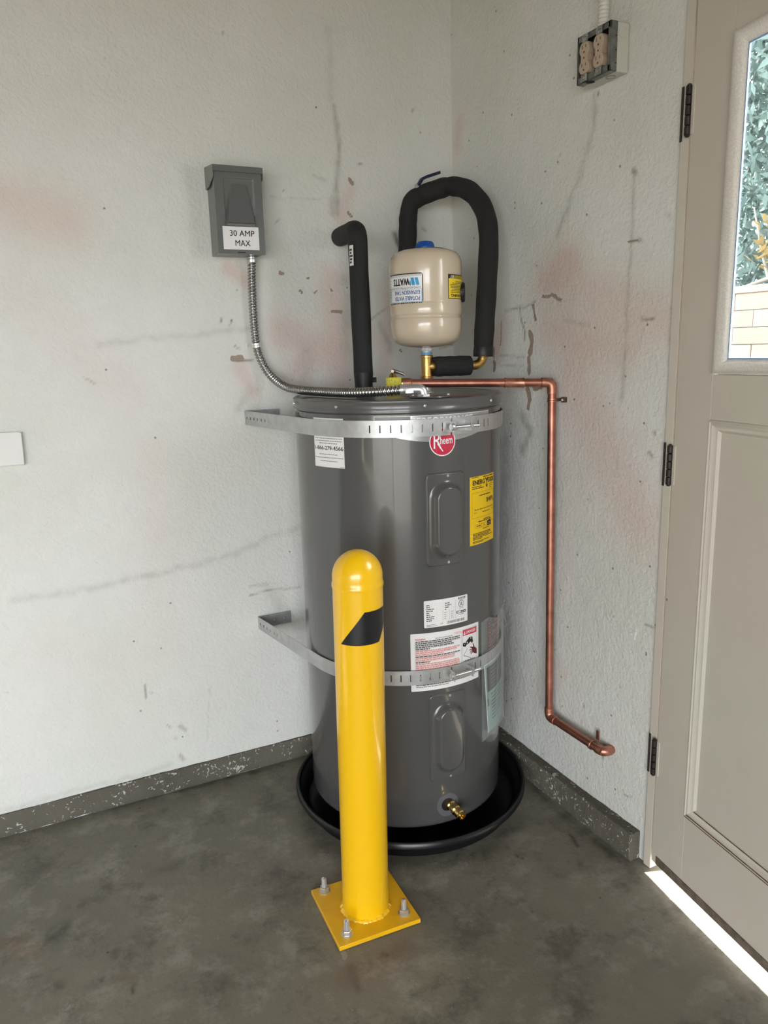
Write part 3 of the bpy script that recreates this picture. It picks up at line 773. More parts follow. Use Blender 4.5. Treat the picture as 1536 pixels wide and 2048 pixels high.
# element access panels: pressed sheet mapped on the jacket
def sdbox(u, v, cu, cv, hu, hv, r):
    qx, qy = abs(u - cu) - hu + r, abs(v - cv) - hv + r
    return math.hypot(max(qx, 0), max(qy, 0)) + min(max(qx, qy), 0) - r
def ss(a, b, x):
    t = min(max((x - a) / (b - a), 0), 1); return t * t * (3 - 2 * t)
def access_panel(z0, z1, b0, b1, thc=-93.1):
    W, H = 22.4 * ARC, z1 - z0; f = TC(thc - 11.2, z0); U = np.linspace(-.0015, W + .0015, 86); V = np.linspace(-.0015, H + .0015, 150)
    bc = (b0 + b1) / 2 - z0; bh = (b1 - b0) / 2; bw_ = .0435; cu = W / 2 + .001
    def hgt(u, v):
        d0 = sdbox(u, v, W / 2, H / 2, W / 2, H / 2, .012); h = .0060 * ss(0, -.004, d0) - .0006
        d1 = sdbox(u, v, cu, bc, bw_, bh, bw_ - .001); h += .016 * ss(0, -.0155, d1)
        d2 = sdbox(u, v, cu, bc, bw_, bh, bw_ - .001) + .0; h += .0022 * ss(.004, -.002, d1) ; return h
    m_ = MB(); m_.grid(U, V, lambda u, v: f(u, v, hgt(u, v)))
    p_ = part('access_panel', m_, GREY, heater, smooth=True)
    for zz in (z0 + .009, z1 - .009): inst('screw', scrm, p_, on_tank(thc + .9, zz, .0035), rad_rot(thc + .9))
    pr = Print(TC(thc, z0), .0205); g = mat('embossed_grey', (.115, .115, .115), .35)
    for k in range(8):
        w = (.030, .022, .034, .018, .030, .026, .034, .016)[k]; pr.micro(.003 - w / 2, .003 + w / 2, b0 - z0 + .034 + .0068 * (7 - k), .0016, g, 1, k)
    part('embossed_text', pr.mb, None, p_, fix=False)
access_panel(.800, 1.0415, .8205, 1.0175)
access_panel(.196, .4505, .2205, .4225)
# drain valve
m_ = MB(); m_.grid(np.linspace(0, 2 * math.pi, 49), [.014, .018, .032, .0335], lambda a, r: TC(-93.6, .117)(r * math.cos(a), r * 1.06 * math.sin(a), .0022 if r < .033 else .0))
part('escutcheon', m_, mat('escutcheon_grey', (.11, .11, .115), .4), heater, smooth=40)
dr = MB(); m2 = [on_tank(-93, .117, -.01), on_tank(-93, .117, .002)]
rd = Vector((math.cos(math.radians(-93)), math.sin(math.radians(-93)), 0)); ax = (rd + Vector((.16, 0, -.10))).normalized(); b0 = on_tank(-92.6, .1165, -.004)
vd = part('drain_valve', MB().lathe([(.0145, 0), (.0145, .012), (.012, .015), (.012, .026), (.0145, .028), (.0145, .034), (.0115, .037), (.0110, .041), (.0138, .043), (.0138, .054), (.0105, .056), (.0105, .063), (.0068, .0635), (.0068, .054), (0, .054)], b0, ax, 24), BRASS2, heater, smooth=35)
m_ = MB(); m_.lathe([(.0185, -.012), (.0185, .0028), (.0, .0028)], on_tank(-93.9, .1190, 0), rd, 28); part('valve_recess_shade', m_, BLK, heater)  # flat black disc painted as the shaded hole behind the valve
m_ = MB(); c_ = b0 + ax * .034; m_.box(c_, (.020, .008, .022), frame_rot(ax)); part('valve_stem', m_, BRASS2, vd, bevel=.001)
# nipples in the top cover
CN, HN = (-.3245, -.389), (-.475, -.298)
for nm, (x, y) in (('cold_nipple', CN), ('hot_nipple', HN)):
    m_ = MB(); m_.lathe([(.020, 1.222), (.020, 1.2265), (.0128, 1.228), (.0128, 1.236), (.0118, 1.2365), (.0118, 1.262)], (x, y, 0), n=24)
    part(nm, m_, STEEL, heater, smooth=35)
# junction cover plate with two ears
m_ = MB(); m_.lathe([(.050, 1.2235), (.052, 1.2245), (.051, 1.2275), (.045, 1.2285), (0, 1.229)], (-.413, -.560, 0), n=48)
part('junction_cover', m_, GREYD, heater, smooth=35)
for dx, dy in ((-.036, .026), (.040, -.022)): inst('screw', scrm, heater, (-.413 + dx, -.560 + dy, 1.2285), (0, 0, .5))

# printed labels -------------------------------------------------
def sticker(name, f, W, H, m, parent, draw, label=None, base=.0004, radius=0):
    b = Print(f, base)
    if radius:
        pts = []
        for cx, cy, a0 in ((W - radius, H - radius, 0), (radius, H - radius, 90), (radius, radius, 180), (W - radius, radius, 270)):
            pts += [(cx + radius * math.cos(math.radians(a0 + k * 15)), cy + radius * math.sin(math.radians(a0 + k * 15))) for k in range(7)]
        U = np.linspace(0, W, 24)
        def lim(u):
            e = 0
            if u < radius: e = radius - math.sqrt(max(radius ** 2 - (radius - u) ** 2, 0))
            if u > W - radius: e = radius - math.sqrt(max(radius ** 2 - (u - W + radius) ** 2, 0))
            return e
        U = np.unique(np.r_[U, np.linspace(0, radius, 6), np.linspace(W - radius, W, 6)])
        b.mb.grid(U, [0, 1], lambda u, t: f(u, lim(u) if t == 0 else H - lim(u), base), m)
    else: b.rect(0, 0, W, H, m, 0)
    o = part(name, b.mb, None, parent, label=label, fix=False)
    p = Print(f, base); draw(p, W, H)
    if p.mb.v: part('print', p.mb, None, o, fix=False)
    return o
def d_phone(p, W, H):
    p.text('MANUFACTURED FOR', .006, H - .014, W - .006, H - .0065, BLKP, 1, .015)
    for k, w in enumerate((.9, .9, .9, .9, .85, .9, .88, .6)):
        p.micro(W / 2 - w * W / 2, W / 2 + w * W / 2, H - .020 - k * .0062, .0019, GRYP, 1, k)
    p.text('1-866-279-4566', .0025, .044, W - .0025, .0545, BLKP, 1, .02)
    for k, w in enumerate((.62, .95, .58)): p.micro(W / 2 - w * W / 2, W / 2 + w * W / 2, .033 - k * .0085, .0017, GRYP, 1, 20 + k)
    p.micro(W - .014, W - .002, .003, .0013, GRYP, 1, 31)
sticker('phone_label', TC(-166.2, 1.0545), 20.8 * ARC, .1245, WHT, heater, d_phone, 'white paper label printed 1-866-279-4566')
# silver band with PERFORMANCE
fb = TC(-128.9, 1.10); WB = 67 * ARC; b_ = Print(fb, .0004)
def bot(u):
    t = (u - 34 * ARC) / (26 * ARC); return .036 - .018 * max(0, 1 - t * t)
b_.mb.grid(np.linspace(0, WB, 60), [0, .5, 1], lambda u, t: fb(u, bot(u) * (1 - t) + .0845 * t, .0004), SILV)
bl = part('performance_band', b_.mb, None, heater, fix=False, label='silver foil band printed PERFORMANCE')
p_ = Print(fb, .0004); p_.frame(0, .034, WB, .0845, .0012, WHT2, 1)
p_.rect(.0012, .036, 18 * ARC, .0833, GREYD, 1)
p_.text('PERFORMANCE', 18.5 * ARC, .0625, 53 * ARC, .0795, WHT2, 2, .02)
part('print', p_.mb, None, bl, fix=False)
# round badge
fR = TC(-94.5, 1.1175); p_ = Print(fR, .0012); p_.disc(0, 0, .0355, WHT2, 0, 40); p_.disc(0, 0, .0330, CRIM, 1, 40)
bd = part('brand_badge', p_.mb, None, heater, fix=False, label='round crimson badge reading Rheem')
p_ = Print(fR, .0012)
p_.text('R', -.0245, -.016, -.0035, .024, WHT2, 3, -.02); p_.poly([(-.016, -.004), (-.012, -.004), (.001, -.023), (-.001, -.0245)], WHT2, 4)
p_.text('heem', -.0075, -.006, .027, .0135, WHT2, 3, .02)
part('print', p_.mb, None, bd, fix=False)
def d_energy(p, W, H):
    F = lambda a, b: (a * W, (1 - b) * H)
    p.rect(0, H - .0012, W, H - .0006, BLKP); p.micro(.008, .035, H * .985, .0015, BLKP, 1, 1); p.micro(.055, W - .004, H * .975, .0028, BLKP, 1, 2)
    p.text('ENERG', *F(.09, .125), *F(.55, .052), BLKP, 1, .05); p.text('GUIDE', *F(.685, .125), *F(.985, .052), BLKP, 1, .05)
    u, v = F(.635, 0)
    p.poly([F(.555, .045), F(.60, .045), F(.635, .075), F(.67, .045), F(.71, .045), F(.65, .10), F(.65, .15), F(.69, .15), F(.635, .195), F(.58, .15), F(.62, .15), F(.62, .10)], BLKP, 2)
    p.micro(*[F(.08, 0)[0], F(.40, 0)[0]], F(0, .15)[1], .0022, BLKP, 1, 3); p.micro(F(.08, 0)[0], F(.54, 0)[0], F(0, .175)[1], .0022, BLKP, 1, 4)
    for k in range(3): p.micro(F(.76, 0)[0], F(.96, 0)[0], F(0, .15 + .027 * k)[1], .0016, BLKP, 1, 5 + k, 1 - .2 * k)
    a, b = F(.07, .605), F(.975, .235); p.frame(a[0], a[1], b[0], b[1], .0005, BLKP, 1)
    p.micro(F(.33, 0)[0], F(.80, 0)[0], F(0, .285)[1], .0028, BLKP, 1, 9)
    p.text('$489', *F(.62, .415), *F(.93, .335), BLKP, 1, .02); p.rect(*F(.955, .43), *F(.985, .385), BLKP)
    p.rect(*F(.15, .495), *F(.96, .478), BLKP); p.rect(*F(.15, .505), *F(.155, .465), BLKP); p.text('$438', *F(.14, .54), *F(.24, .522), BLKP, 1); p.text('$521', *F(.90, .535), *F(.97, .518), BLKP, 1)
    p.micro(F(.45, 0)[0], F(.78, 0)[0], F(0, .535)[1], .0022, BLKP, 1, 11)
    p.micro(F(.5, 0)[0], F(.8, 0)[0], F(0, .645)[1], .0026, BLKP, 1, 12); p.micro(F(.29, 0)[0], F(.86, 0)[0], F(0, .668)[1], .0026, BLKP, 1, 13)
    a, b = F(.18, .755), F(.66, .705); p.frame(a[0], a[1], b[0], b[1], .0005, BLKP, 1); p.rect(*F(.42, .755), *F(.425, .705), BLKP)
    p.micro(F(.23, 0)[0], F(.38, 0)[0], F(0, .73)[1], .0026, BLKP, 1, 14); p.rect(*F(.51, .738), *F(.55, .725), BLKP)
    p.rect(*F(.66, .765), *F(.84, .685), BLKP, 2); p.rect(*F(.71, .722), *F(.79, .716), EYEL, 3); p.rect(*F(.71, .745), *F(.79, .739), EYEL, 3)
    p.rect(*F(.90, .71), *F(.94, .70), BLKP)
    p.micro(F(.45, 0)[0], F(.77, 0)[0], F(0, .785)[1], .0018, BLKP, 1, 15)
    for k in range(5): p.micro(F(.10, 0)[0], F(.92, 0)[0], F(0, .835 + .021 * k)[1], .0022, BLKP, 1, 30 + k, (.86, .9, .8, .97, .42)[k])
    for k in range(2): p.micro(F(.10, 0)[0], F(.8, 0)[0], F(0, .952 + .018 * k)[1], .0018, BLKP, 1, 40 + k, (.95, .55)[k])
sticker('energy_label', TC(-77.9, .8375), 22.6 * ARC, .181, EYEL, heater, d_energy, 'yellow label headed ENERGYGUIDE with $489')
def d_rating(p, W, H):
    wl = W * .69; n = 10
    for k in range(n):
        v = H * .86 - k * H * .071
        p.rect(.004, v, wl, v + .0004, GRYP)
        if k: p.micro(.006, .006 + (.010, .012, .021, .018, .008, .010, .022, .022, .016)[k - 1], v + .0023, .0021, BLKP, 1, k)
    for k, w in enumerate((.013, .018, .012, .003)): p.micro(W * .45, W * .45 + w, H * (.825 - .075 * k), .0024, BLKP, 1, 20 + k)
    for x in (.40, .55, .69): p.rect(W * x, H * .2, W * x + .0005, H * (.93 if x > .6 else .57), GRYP)
    for k in range(4):
        for x in (.44, .59): p.rect(W * x, H * (.47 - .075 * k), W * (x + .045), H * (.47 - .075 * k) + .0026, BLKP)
    for k in range(6): p.rect(W * .76 + k * .0042, H * .88, W * .76 + k * .0042 + .0026, H * .95, BLKP)
    p.micro(W * .77, W * .93, H * .85, .0012, GRYP, 1, 50)
    cu, cv = W * .835, H * .70; p.disc(cu, cv, .0088, BLKP, 1, 28, .0098); p.disc(cu, cv, .0076, WHT2, 2, 28, .0086); p.text('UL', cu - .0045, cv - .0045, cu + .0045, cv + .005, BLKP, 3, .03)
    p.text('LISTED', W * .78, H * .52, W * .90, H * .55, GRYP, 1)
    p.rect(W * .715, H * .36, W * .955, H * .45, BLKP, 1); p.rect(W * .735, H * .38, W * .825, H * .43, WHT2, 2); p.micro(W * .84, W * .94, H * .405, .0022, WHT2, 2, 60)
    p.micro(W * .76, W * .92, H * .31, .0014, GRYP, 1, 61)
    x = W * .49; R = random.Random(4)
    while x < W * .92: w = R.choice((.0006, .0011, .0016)); p.rect(x, H * .055, x + w, H * .155, BLKP); x += w + R.choice((.0007, .0012))
    for k in range(5):
        for j in range(5):
            if (k * 3 + j * 5 + k * j) % 3: p.rect(W * .345 + k * .0018, H * .05 + j * .0016, W * .345 + k * .0018 + .0015, H * .05 + j * .0016 + .0014, GRYP)
    p.micro(W * .05, W * .24, H * .10, .0015, GRYP, 1, 62); p.micro(W * .05, W * .28, H * .05, .0015, GRYP, 1, 63)
sticker('rating_label', TC(-105.8, .6375), 25.9 * ARC, .0735, WHT2, heater, d_rating, 'white rating plate label with UL mark and barcode', radius=.003)
def d_danger(p, W, H):
    a = W * .055; b_ = W * .69
    p.rect(a, H * .175, a + .0005, H * .86, GRYP); p.rect(b_, H * .175, b_ + .0006, H * .93, GRYP)
    p.text('WARNING', a, H * .885, a + .028, H * .915, REDP, 1, .03); p.text('ELECTRIC WATER HEATER', W * .32, H * .885, W * .56, H * .905, BLKP, 1, .01); p.text('ATTENTION', W * .59, H * .90, W * .69, H * .94, PINKP, 1)
    rows = [('k', .98)] * 2 + [('k', .8), ('k', .85)] + [('k', .3)] + [('r', .97), ('r', .9), ('r', .6)] + [('k', .98)] + [('r', .85)] * 2 + [('k', .3)] + [('r', .97)] * 3 + [('r', .93)] + [('k', .98)] * 4 + [('k', .5)]
    for k, (c, w) in enumerate(rows):
        v = H * (.862 - k * .0325); p.micro(a + .0015, b_ - .0015, v, .0024, BLKP if c == 'k' else PINKP, 1, k, w); p.micro(a + .0015, b_ - .0015, v - .0028, .0010, GRYP if c == 'k' else PINKP, 1, 100 + k, w)
    p.frame(W * .715, H * .20, W * .965, H * .945, .0006, GRYP, 1)
    p.rect(W * .715, H * .835, W * .955, H * .935, DRED, 2); p.text('DANGER', W * .765, H * .86, W * .94, H * .915, WHT2, 3, .03)
    p.poly([(W * .725, H * .85), (W * .758, H * .85), (W * .742, H * .92)], WHT2, 3); p.rect(W * .740, H * .862, W * .744, H * .89, DRED, 4)
    # tap, steam and hand over a basin
    for k, (x, y, r_) in enumerate(((.735, .68, .0045), (.755, .67, .0043), (.785, .70, .0045), (.808, .715, .0055), (.835, .74, .006), (.86, .745, .0052), (.872, .70, .004))): p.disc(W * x, H * y, r_, BLKP, 2, 14, r_ * 1.25)
    p.disc(W * .79, H * .70, .0022, WHT2, 3, 10); p.disc(W * .85, H * .76, .0018, WHT2, 3, 10); p.disc(W * .742, H * .68, .0013, WHT2, 3, 8)
    p.poly([(W * .725, H * .49), (W * .79, H * .60), (W * .795, H * .597), (W * .732, H * .487)], GRYP, 2)
    p.poly([(W * .728, H * .485), (W * .86, H * .40), (W * .862, H * .408), (W * .732, H * .494)], GRYP, 2); p.poly([(W * .735, H * .47), (W * .955, H * .46), (W * .955, H * .466), (W * .735, H * .476)], GRYP, 2)
    hand = mat('dark_red_hand_print', (.10, .012, .014), .5)
    p.poly([(W * .962, H * .44), (W * .962, H * .535), (W * .92, H * .585), (W * .895, H * .60), (W * .87, H * .575), (W * .875, H * .53), (W * .90, H * .48)], hand, 3)
    for q in (((.885, .56), (.835, .60), (.838, .612), (.89, .585)), ((.885, .54), (.825, .545), (.826, .557), (.885, .556)), ((.89, .52), (.838, .50), (.836, .512), (.885, .537)), ((.90, .50), (.85, .47), (.847, .482), (.893, .518)), ((.90, .59), (.885, .65), (.896, .652), (.918, .60))):
        p.poly([(W * x, H * y) for x, y in q], hand, 3)
    for k in range(5): p.micro(W * .725, W * .955, H * (.385 - .036 * k), .0024, BLKP, 1, 70 + k, (.9, .97, .7, .95, .6)[k])
    for k in range(3): p.micro(W * .06, W * .93, H * (.135 - .032 * k), .0022, BLKP if k == 1 else GRYP, 1, 90 + k, (.95, .99, .5)[k])
sticker('danger_label', TC(-113.2, .4635), 41.8 * ARC, .160, WHT2, heater, d_danger, 'white safety label with a red DANGER header', radius=.002)

# ------------------------------------------------------------------ clear document pouch on the side
PR = TR + .006
pouch = thing('document_pouch', tuple(TC(-55, .26)(0, 0, .006)), 'clear plastic pouch with teal booklet taped to right side of grey tank', 'pouch')
fp = TC(-71.5, .25)
mb = MB(); mb.grid(np.linspace(0, 36 * ARC, 40), [.022, .05, .36, .372], lambda u, v: fp(u, v + .006 * math.sin(u * 60), .012 + .0015 * math.sin(u * 110) + .002 * math.sin(v * 30 + u * 40)))
part('clear_sleeve', mb, FILM, pouch, smooth=True, fix=False)
fk = TC(-68.7, .283); bk = MB()
def slant(u, v): return v + .012 * (1 - v / .21) * 0
def fbk(u, v, n): return TC(-68.4 + 4.2 * (1 - v / .212), .282)(u, v, n)
p_ = Print(fbk, .0078); WK = 27 * ARC; p_.rect(0, 0, WK, .212, TEAL, 0); p_.rect(0, 0, .0035, .212, WHT, 1); p_.rect(0, .2085, WK, .212, WHT, 1)
bkl = part('booklet', p_.mb, None, pouch, fix=False, label='teal booklet inside the pouch')
p_ = Print(fbk, .0078); p_.rect(.010, .125, WK - .008, .200, SLATE, 2)
for k in range(6): p_.micro(.03, WK - .012, .190 - k * .011, .003, GRYP, 3, k)
p_.rect(.009, .082, .0125, .105, BLKP, 2)
for k in range(8): p_.micro(.028, WK - .015, .112 - k * .011, .003, SLATE, 2, 30 + k, (.9, .8, .95, .6, .9, .7, .8, .5)[k])
part('print', p_.mb, None, bkl, fix=False)
fs_ = TC(-64, .52); p_ = Print(fs_, .005)
for k in range(9): p_.micro(.006, 22 * ARC, .085 - k * .0095, .0042, MAROON, 1, k, (.6, .95, .9, .97, .9, .95, .97, .9, .8)[k])
part('red_lettering', p_.mb, None, pouch, fix=False)

# ------------------------------------------------------------------ drain pan
mb = MB(); pc = (-.390, -.360, 0)
mb.lathe([(0, .002), (.298, .002), (.306, .0005), (.316, .006), (.322, .040), (.330, .050), (.3345, .0525), (.337, .056), (.3395, .0645), (.3445, .0665), (.349, .062), (.3495, .050), (.3465, .0485), (.3440, .055), (.3415, .060), (.3375, .052), (.3345, .0485), (.328, .046), (.3185, .040), (.3125, .010), (.303, .0055), (0, .0055)], pc, n=120, close=False)
pan = solo('drain_pan', mb, PAN, 'round black plastic drain pan on the floor under the water heater', 'drain pan', smooth=50)
pan.data.name = 'drain_pan'

# ------------------------------------------------------------------ earthquake straps
def strap(z0, z1, label, slots, slots2, cut, lug1, lug2, dn=0):
    zc = (z0 + z1) / 2
    th = thing('restraint_strap', (-.736, -.004, zc), label, 'strap', 'straps holding the water heater')
    rr = TR + .0045
    def circ(a, e=0): return (TX + (rr + e) * math.cos(math.radians(a)), TY + (rr + e) * math.sin(math.radians(a)))
    # anchor band: wall tab, fold, straight run, then onto the jacket
    P = [(-.627, -.0035), (-.7340, -.0035), (-.7362, -.0060), (-.7360, -.010)]
    T = circ(-171.3); S = np.array(P[-1]); E_ = np.array(T)
    for k in range(1, 16): P.append(tuple(S + (E_ - S) * k / 16))
    P += [circ(a) for a in np.linspace(-171.3, -134, 34)]
    P = np.array(P); d = np.r_[0, np.cumsum(np.linalg.norm(np.diff(P, axis=0), axis=1))]
    def at(s, e=0):
        x = np.interp(s, d, P[:, 0]); y = np.interp(s, d, P[:, 1]); return (x, y)
    holes = [d[3] + .012 + k * .0245 for k in range(6)] + [.022, .055]
    Ss = set(d.tolist()) | {h for c in holes for h in (c - .0034, c + .0034)} | set(np.linspace(0, d[-1], 50).tolist())
    Ss = np.array(sorted(Ss)); Zs = [z0, zc - .0040, zc + .0040, z1]
    hk = [(h - .0034, h + .0034) for h in holes]
    m_ = MB(); m_.grid(Ss, Zs, lambda s, z: (*at(s), z), None, lambda i, j: j == 1 and any(a - 1e-6 <= Ss[i] and Ss[i + 1] <= b + 1e-6 for a, b in hk))
    a_ = part('anchor_band', m_, GALV, th, smooth=False, fix=False); sm = a_.modifiers.new('thick', 'SOLIDIFY'); sm.thickness = .0018; sm.offset = 0
    for s_ in (.022, .055):
        x, y = at(s_); inst('screw', scrm, a_, (x, y - .0016, zc), frame_rot((0, -1, 0)).to_euler())
    # slotted band wrapping the front of the jacket in two lengths joined by a bolt
    def slotted(a0, a1, sl, tail=None):
        hw = .0018 / rr * 57.3; A = set(np.arange(a0, a1, 1.25).tolist()) | {a0, a1}
        for s_ in sl: A |= {s_ - hw, s_ + hw}
        A = [a for a in sorted(A) if a0 - 1e-6 <= a <= a1 + 1e-6]
        pts = [circ(a, .0016) for a in A]
        if tail: pts += tail; A = A + [999 + k for k in range(len(tail))]
        Z = [z0, zc - .0095, zc + .0095, z1]
        m_ = MB(); m_.grid(list(range(len(pts))), Z, lambda i, z: (*pts[int(i)], z), None,
               lambda i, j: j == 1 and any(s_ - hw - 1e-6 <= A[i] and A[i + 1] <= s_ + hw + 1e-6 for s_ in sl))
        b_ = part('slotted_band', m_, GALV, th, smooth=False, fix=False); sm = b_.modifiers.new('thick', 'SOLIDIFY'); sm.thickness = .0018; sm.offset = 0
        return b_
    slotted(cut, lug1 + .3, slots); slotted(lug1 + 1.2, 8, slots2, [(-.060, -.20), (-.004, -.13), (-.0035, -.05)])
    # tension bolt between two upturned lugs
    for a in (lug1, lug2):
        rd = Vector((math.cos(math.radians(a)), math.sin(math.radians(a)), 0)); R_ = Matrix((rd, Vector((-rd.y, rd.x, 0)), Vector((0, 0, 1)))).transposed()
        m_ = MB(); c = Vector((*circ(a, .0145), zc + dn)); m_.box(c, (.028, .0018, .026), R_); m_.box(Vector((*circ(a + (2 if a == lug2 else -2), .003), zc + dn)), (.0018, .020, .026), R_)
        part('lug', m_, GALV, th, bevel=.0005)
    am = (lug1 + lug2) / 2; rd = Vector((math.cos(math.radians(am)), math.sin(math.radians(am)), 0)); tg = Vector((-rd.y, rd.x, 0)).normalized()
    c0 = Vector((*circ(am, .0185), zc + dn))
    m_ = MB(); L0 = rr * math.radians(lug2 - lug1) / 2
    prof = [(.0001, -L0 - .0015)]; z = -L0 - .0015
    while z < L0 + .030: prof += [(.0040, z), (.0034, z + .0006)]; z += .0012
    prof.append((.0001, z)); m_.lathe(prof, c0, tg, 14, close=False)
    b_ = part('bolt', m_, STEEL, th, smooth=30)
    m_ = MB(); m_.lathe([(.0001, -.0065), (.0078, -.0062), (.0088, -.004), (.0088, 0), (.0095, .0002), (.0095, .0016), (.0001, .0016)], c0 - tg * (L0 + .003), tg, 20); part('bolt_head', m_, STEEL, b_, smooth=30)
    m_ = MB(); m_.lathe([(.004, 0), (.0078, 0), (.0078, .0065), (.004, .0065)], c0 + tg * (L0 + .0015), tg, 6); part('nut', m_, STEEL, b_)
strap(1.1335, 1.1755, 'upper galvanised steel strap around the top of the grey tank', [-141 + 5.1 * k for k in range(10)], [-73, -68.2, -64.3, -50, -44], -141.9, -91, -82)
strap(.4845, .5245, 'lower galvanised steel strap passing behind the yellow bollard', [-138.7 + 5.05 * k for k in range(9)], [-79, -75.5, -71, -60, -50], -143, -92.2, -81.5)

# ------------------------------------------------------------------ yellow bollard
BX, BY = -.7265, -.7495
boll = thing('bollard', (BX, BY, 0), 'yellow steel bollard with a black slanted mark bolted to the floor', 'bollard')
rz = math.radians(-2.6)
m_ = MB(); m_.box((BX, BY, .0065), (.207, .207, .011), Matrix.Rotation(rz, 3, 'Z')); part('base_plate', m_, YELF, boll, bevel=.0012)
def lean(z): return Vector((BX + .0015 + .0085 * z / .914, BY - .0045 - .004 * z / .914, z))
def lathe_lean(m_, prof, n=72):
    vs = []; fs = []
    for r_, z in prof:
        c = lean(z)
        for k in range(n): vs.append(c + Vector((r_ * math.cos(2 * math.pi * k / n), r_ * math.sin(2 * math.pi * k / n), 0)))
    for i in range(len(prof) - 1):
        for k in range(n): fs.append((i * n + k, i * n + (k + 1) % n, (i + 1) * n + (k + 1) % n, (i + 1) * n + k))
    fs.append(tuple((len(prof) - 1) * n + k for k in range(n))); m_.add(vs, fs)
BR = .0565
m_ = MB(); lathe_lean(m_, [(BR, .011), (BR, .1), (BR, .45), (BR, .833), (BR - .003, .836)]); post = part('post', m_, YEL, boll, smooth=40)
m_ = MB(); lathe_lean(m_, [(BR - .002, .8325), (BR + .0013, .8325), (BR + .0016, .835), (BR + .0016, .8405), (BR, .843), (BR, .852)] + [(BR * math.cos(a), .856 + .058 * math.sin(a)) for a in np.linspace(.05, 1.54, 18)]); part('domed_cap', m_, YEL, boll, smooth=50)
m_ = MB(); vs = []; fs = []; n = 120; R = random.Random(3)
c = lean(.011)
rows = []
for k in range(n):
    w = .0028 + .0028 * R.random() ** 1.5; a = 2 * math.pi * k / n
    rows.append([(c.x + (BR - .001) * math.cos(a), c.y + (BR - .001) * math.sin(a), .012 + w * 1.6), (c.x + (BR + w * .8) * math.cos(a), c.y + (BR + w * .8) * math.sin(a), .0125 + w), (c.x + (BR + w * 1.4) * math.cos(a), c.y + (BR + w * 1.4) * math.sin(a), .0115)])
for q in rows: vs += q
for k in range(n):
    for j in range(2): fs.append((k * 3 + j, ((k + 1) % n) * 3 + j, ((k + 1) % n) * 3 + j + 1, k * 3 + j + 1))
m_.add(vs, fs); part('weld_bead', m_, YEL, boll, smooth=True)
def fB(u, v, n):     # u = degrees, v = height
    c = lean(v); a = math.radians(u); return Vector((c.x + (BR + n) * math.cos(a), c.y + (BR + n) * math.sin(a), v))
m_ = MB(); zb, zt = .7115, .7875
m_.grid(np.linspace(0, 1, 24), np.linspace(0, 1, 10), lambda s, t: fB((-158.5 + 58.5 * t) * (1 - s) + (-63 + 58 * t) * s, zb + (zt - zb) * t, .0005))
part('black_mark', m_, BLKP, boll, label='slanted black adhesive mark', fix=False)
bt = MB(); bt.lathe([(.0001, -.001), (.0135, -.001), (.0140, 0), (.0140, .0015), (.0060, .002)], n=28, close=False)
pr = []; z = .002
while z < .037: pr += [(.0064, z), (.0055, z + .0009)]; z += .0018
pr += [(.0042, z), (.0001, z + .0012)]; bt.lathe(pr, n=16, close=False)
btm = bt.mesh('anchor_bolt', STEEL, 30)
nt_ = MB(); nt_.lathe([(.0058, .0018), (.0112, .0018), (.0120, .003), (.0120, .0115), (.0112, .0128), (.0058, .0128)], n=6); ntm = nt_.mesh('nut', STEEL, False)
for k, (x, y, rt) in enumerate(((-.796, -.661, .2), (-.803, -.819, .6), (-.655, -.823, .1), (-.648, -.676, .9))):
    o = inst('anchor_bolt', btm, boll, (x, y, .0125), (0, 0, rt)); inst('nut', ntm, o, (x, y, .0125), (0, 0, rt * 0))

# ------------------------------------------------------------------ 30 amp disconnect box
dx0, dx1, dz0, dz1, dyf = -.8015, -.6685, 1.6135, 1.838, -.085
dbx = thing('disconnect_box', (-.735, 0, 1.6135), 'grey steel electrical box labelled 30 AMP MAX on the left wall', 'electrical box')
m_ = MB(); m_.box2((dx0 + .002, -.001, dz0 + .001), (dx1 - .002, dyf + .008, dz1)); part('enclosure', m_, BOXG, dbx, bevel=.001)
# front door as a pressed sheet
U = np.linspace(dx0, dx1, 72); V = np.linspace(dz0, dz1 - .010, 110)
def dh(x, z):
    cu, cv = (-.7770 - .6915) / 2, (1.690 + 1.812) / 2
    h = -.0028 * ss(0, -.0045, sdbox(x, z, cu, cv, .0435, .061, .004))
    t = (1.796 - z) / (1.796 - 1.690)
    if 0 < t < 1.03:
        l = -.760 + (-.7790 + .760) * t; r = -.708 + (-.6925 + .708) * t
        e = min(x - l, r - x); h += .019 * min(t, 1) * ss(0, .005, e) * (1 if t < 1 else max(0, 1 - (t - 1) * 33))
    return h
m_ = MB(); m_.grid(U, V, lambda x, z: (x, dyf - dh(x, z), z))
for a, b in (((dx0, dz0), (dx0, dz1 - .01)), ((dx1, dz0), (dx1, dz1 - .01)), ((dx0, dz0), (dx1, dz0))):
    m_.add([(a[0], dyf, a[1]), (b[0], dyf, b[1]), (b[0], dyf + .014, b[1]), (a[0], dyf + .014, a[1])], [(0, 1, 2, 3)])
dd_ = part('box_door', m_, BOXG, dbx, smooth=40, fix=False)
m_ = MB(); m_.box2((-.748, dyf - .0006, 1.6168), (-.726, dyf + .002, 1.6190)); part('hasp_slot', m_, BLK, dd_)
hd = MB(); y0 = dyf - .006; xa, xb = dx0 - .003, dx1 + .003
side = [(0.0, dz1 + .012), (y0, dz1 + .003), (y0, dz1 - .013), (y0 + .002, dz1 - .028), (y0 + .055, dz1 - .046), (0.0, dz1 - .046)]
for x in (xa, xb): hd.add([(x, y, z) for y, z in side] + [(x + (.0015 if x == xa else -.0015), y, z) for y, z in side], [tuple(range(6)), tuple(range(6, 12))] + [(i, (i + 1) % 6, (i + 1) % 6 + 6, i + 6) for i in range(6)])
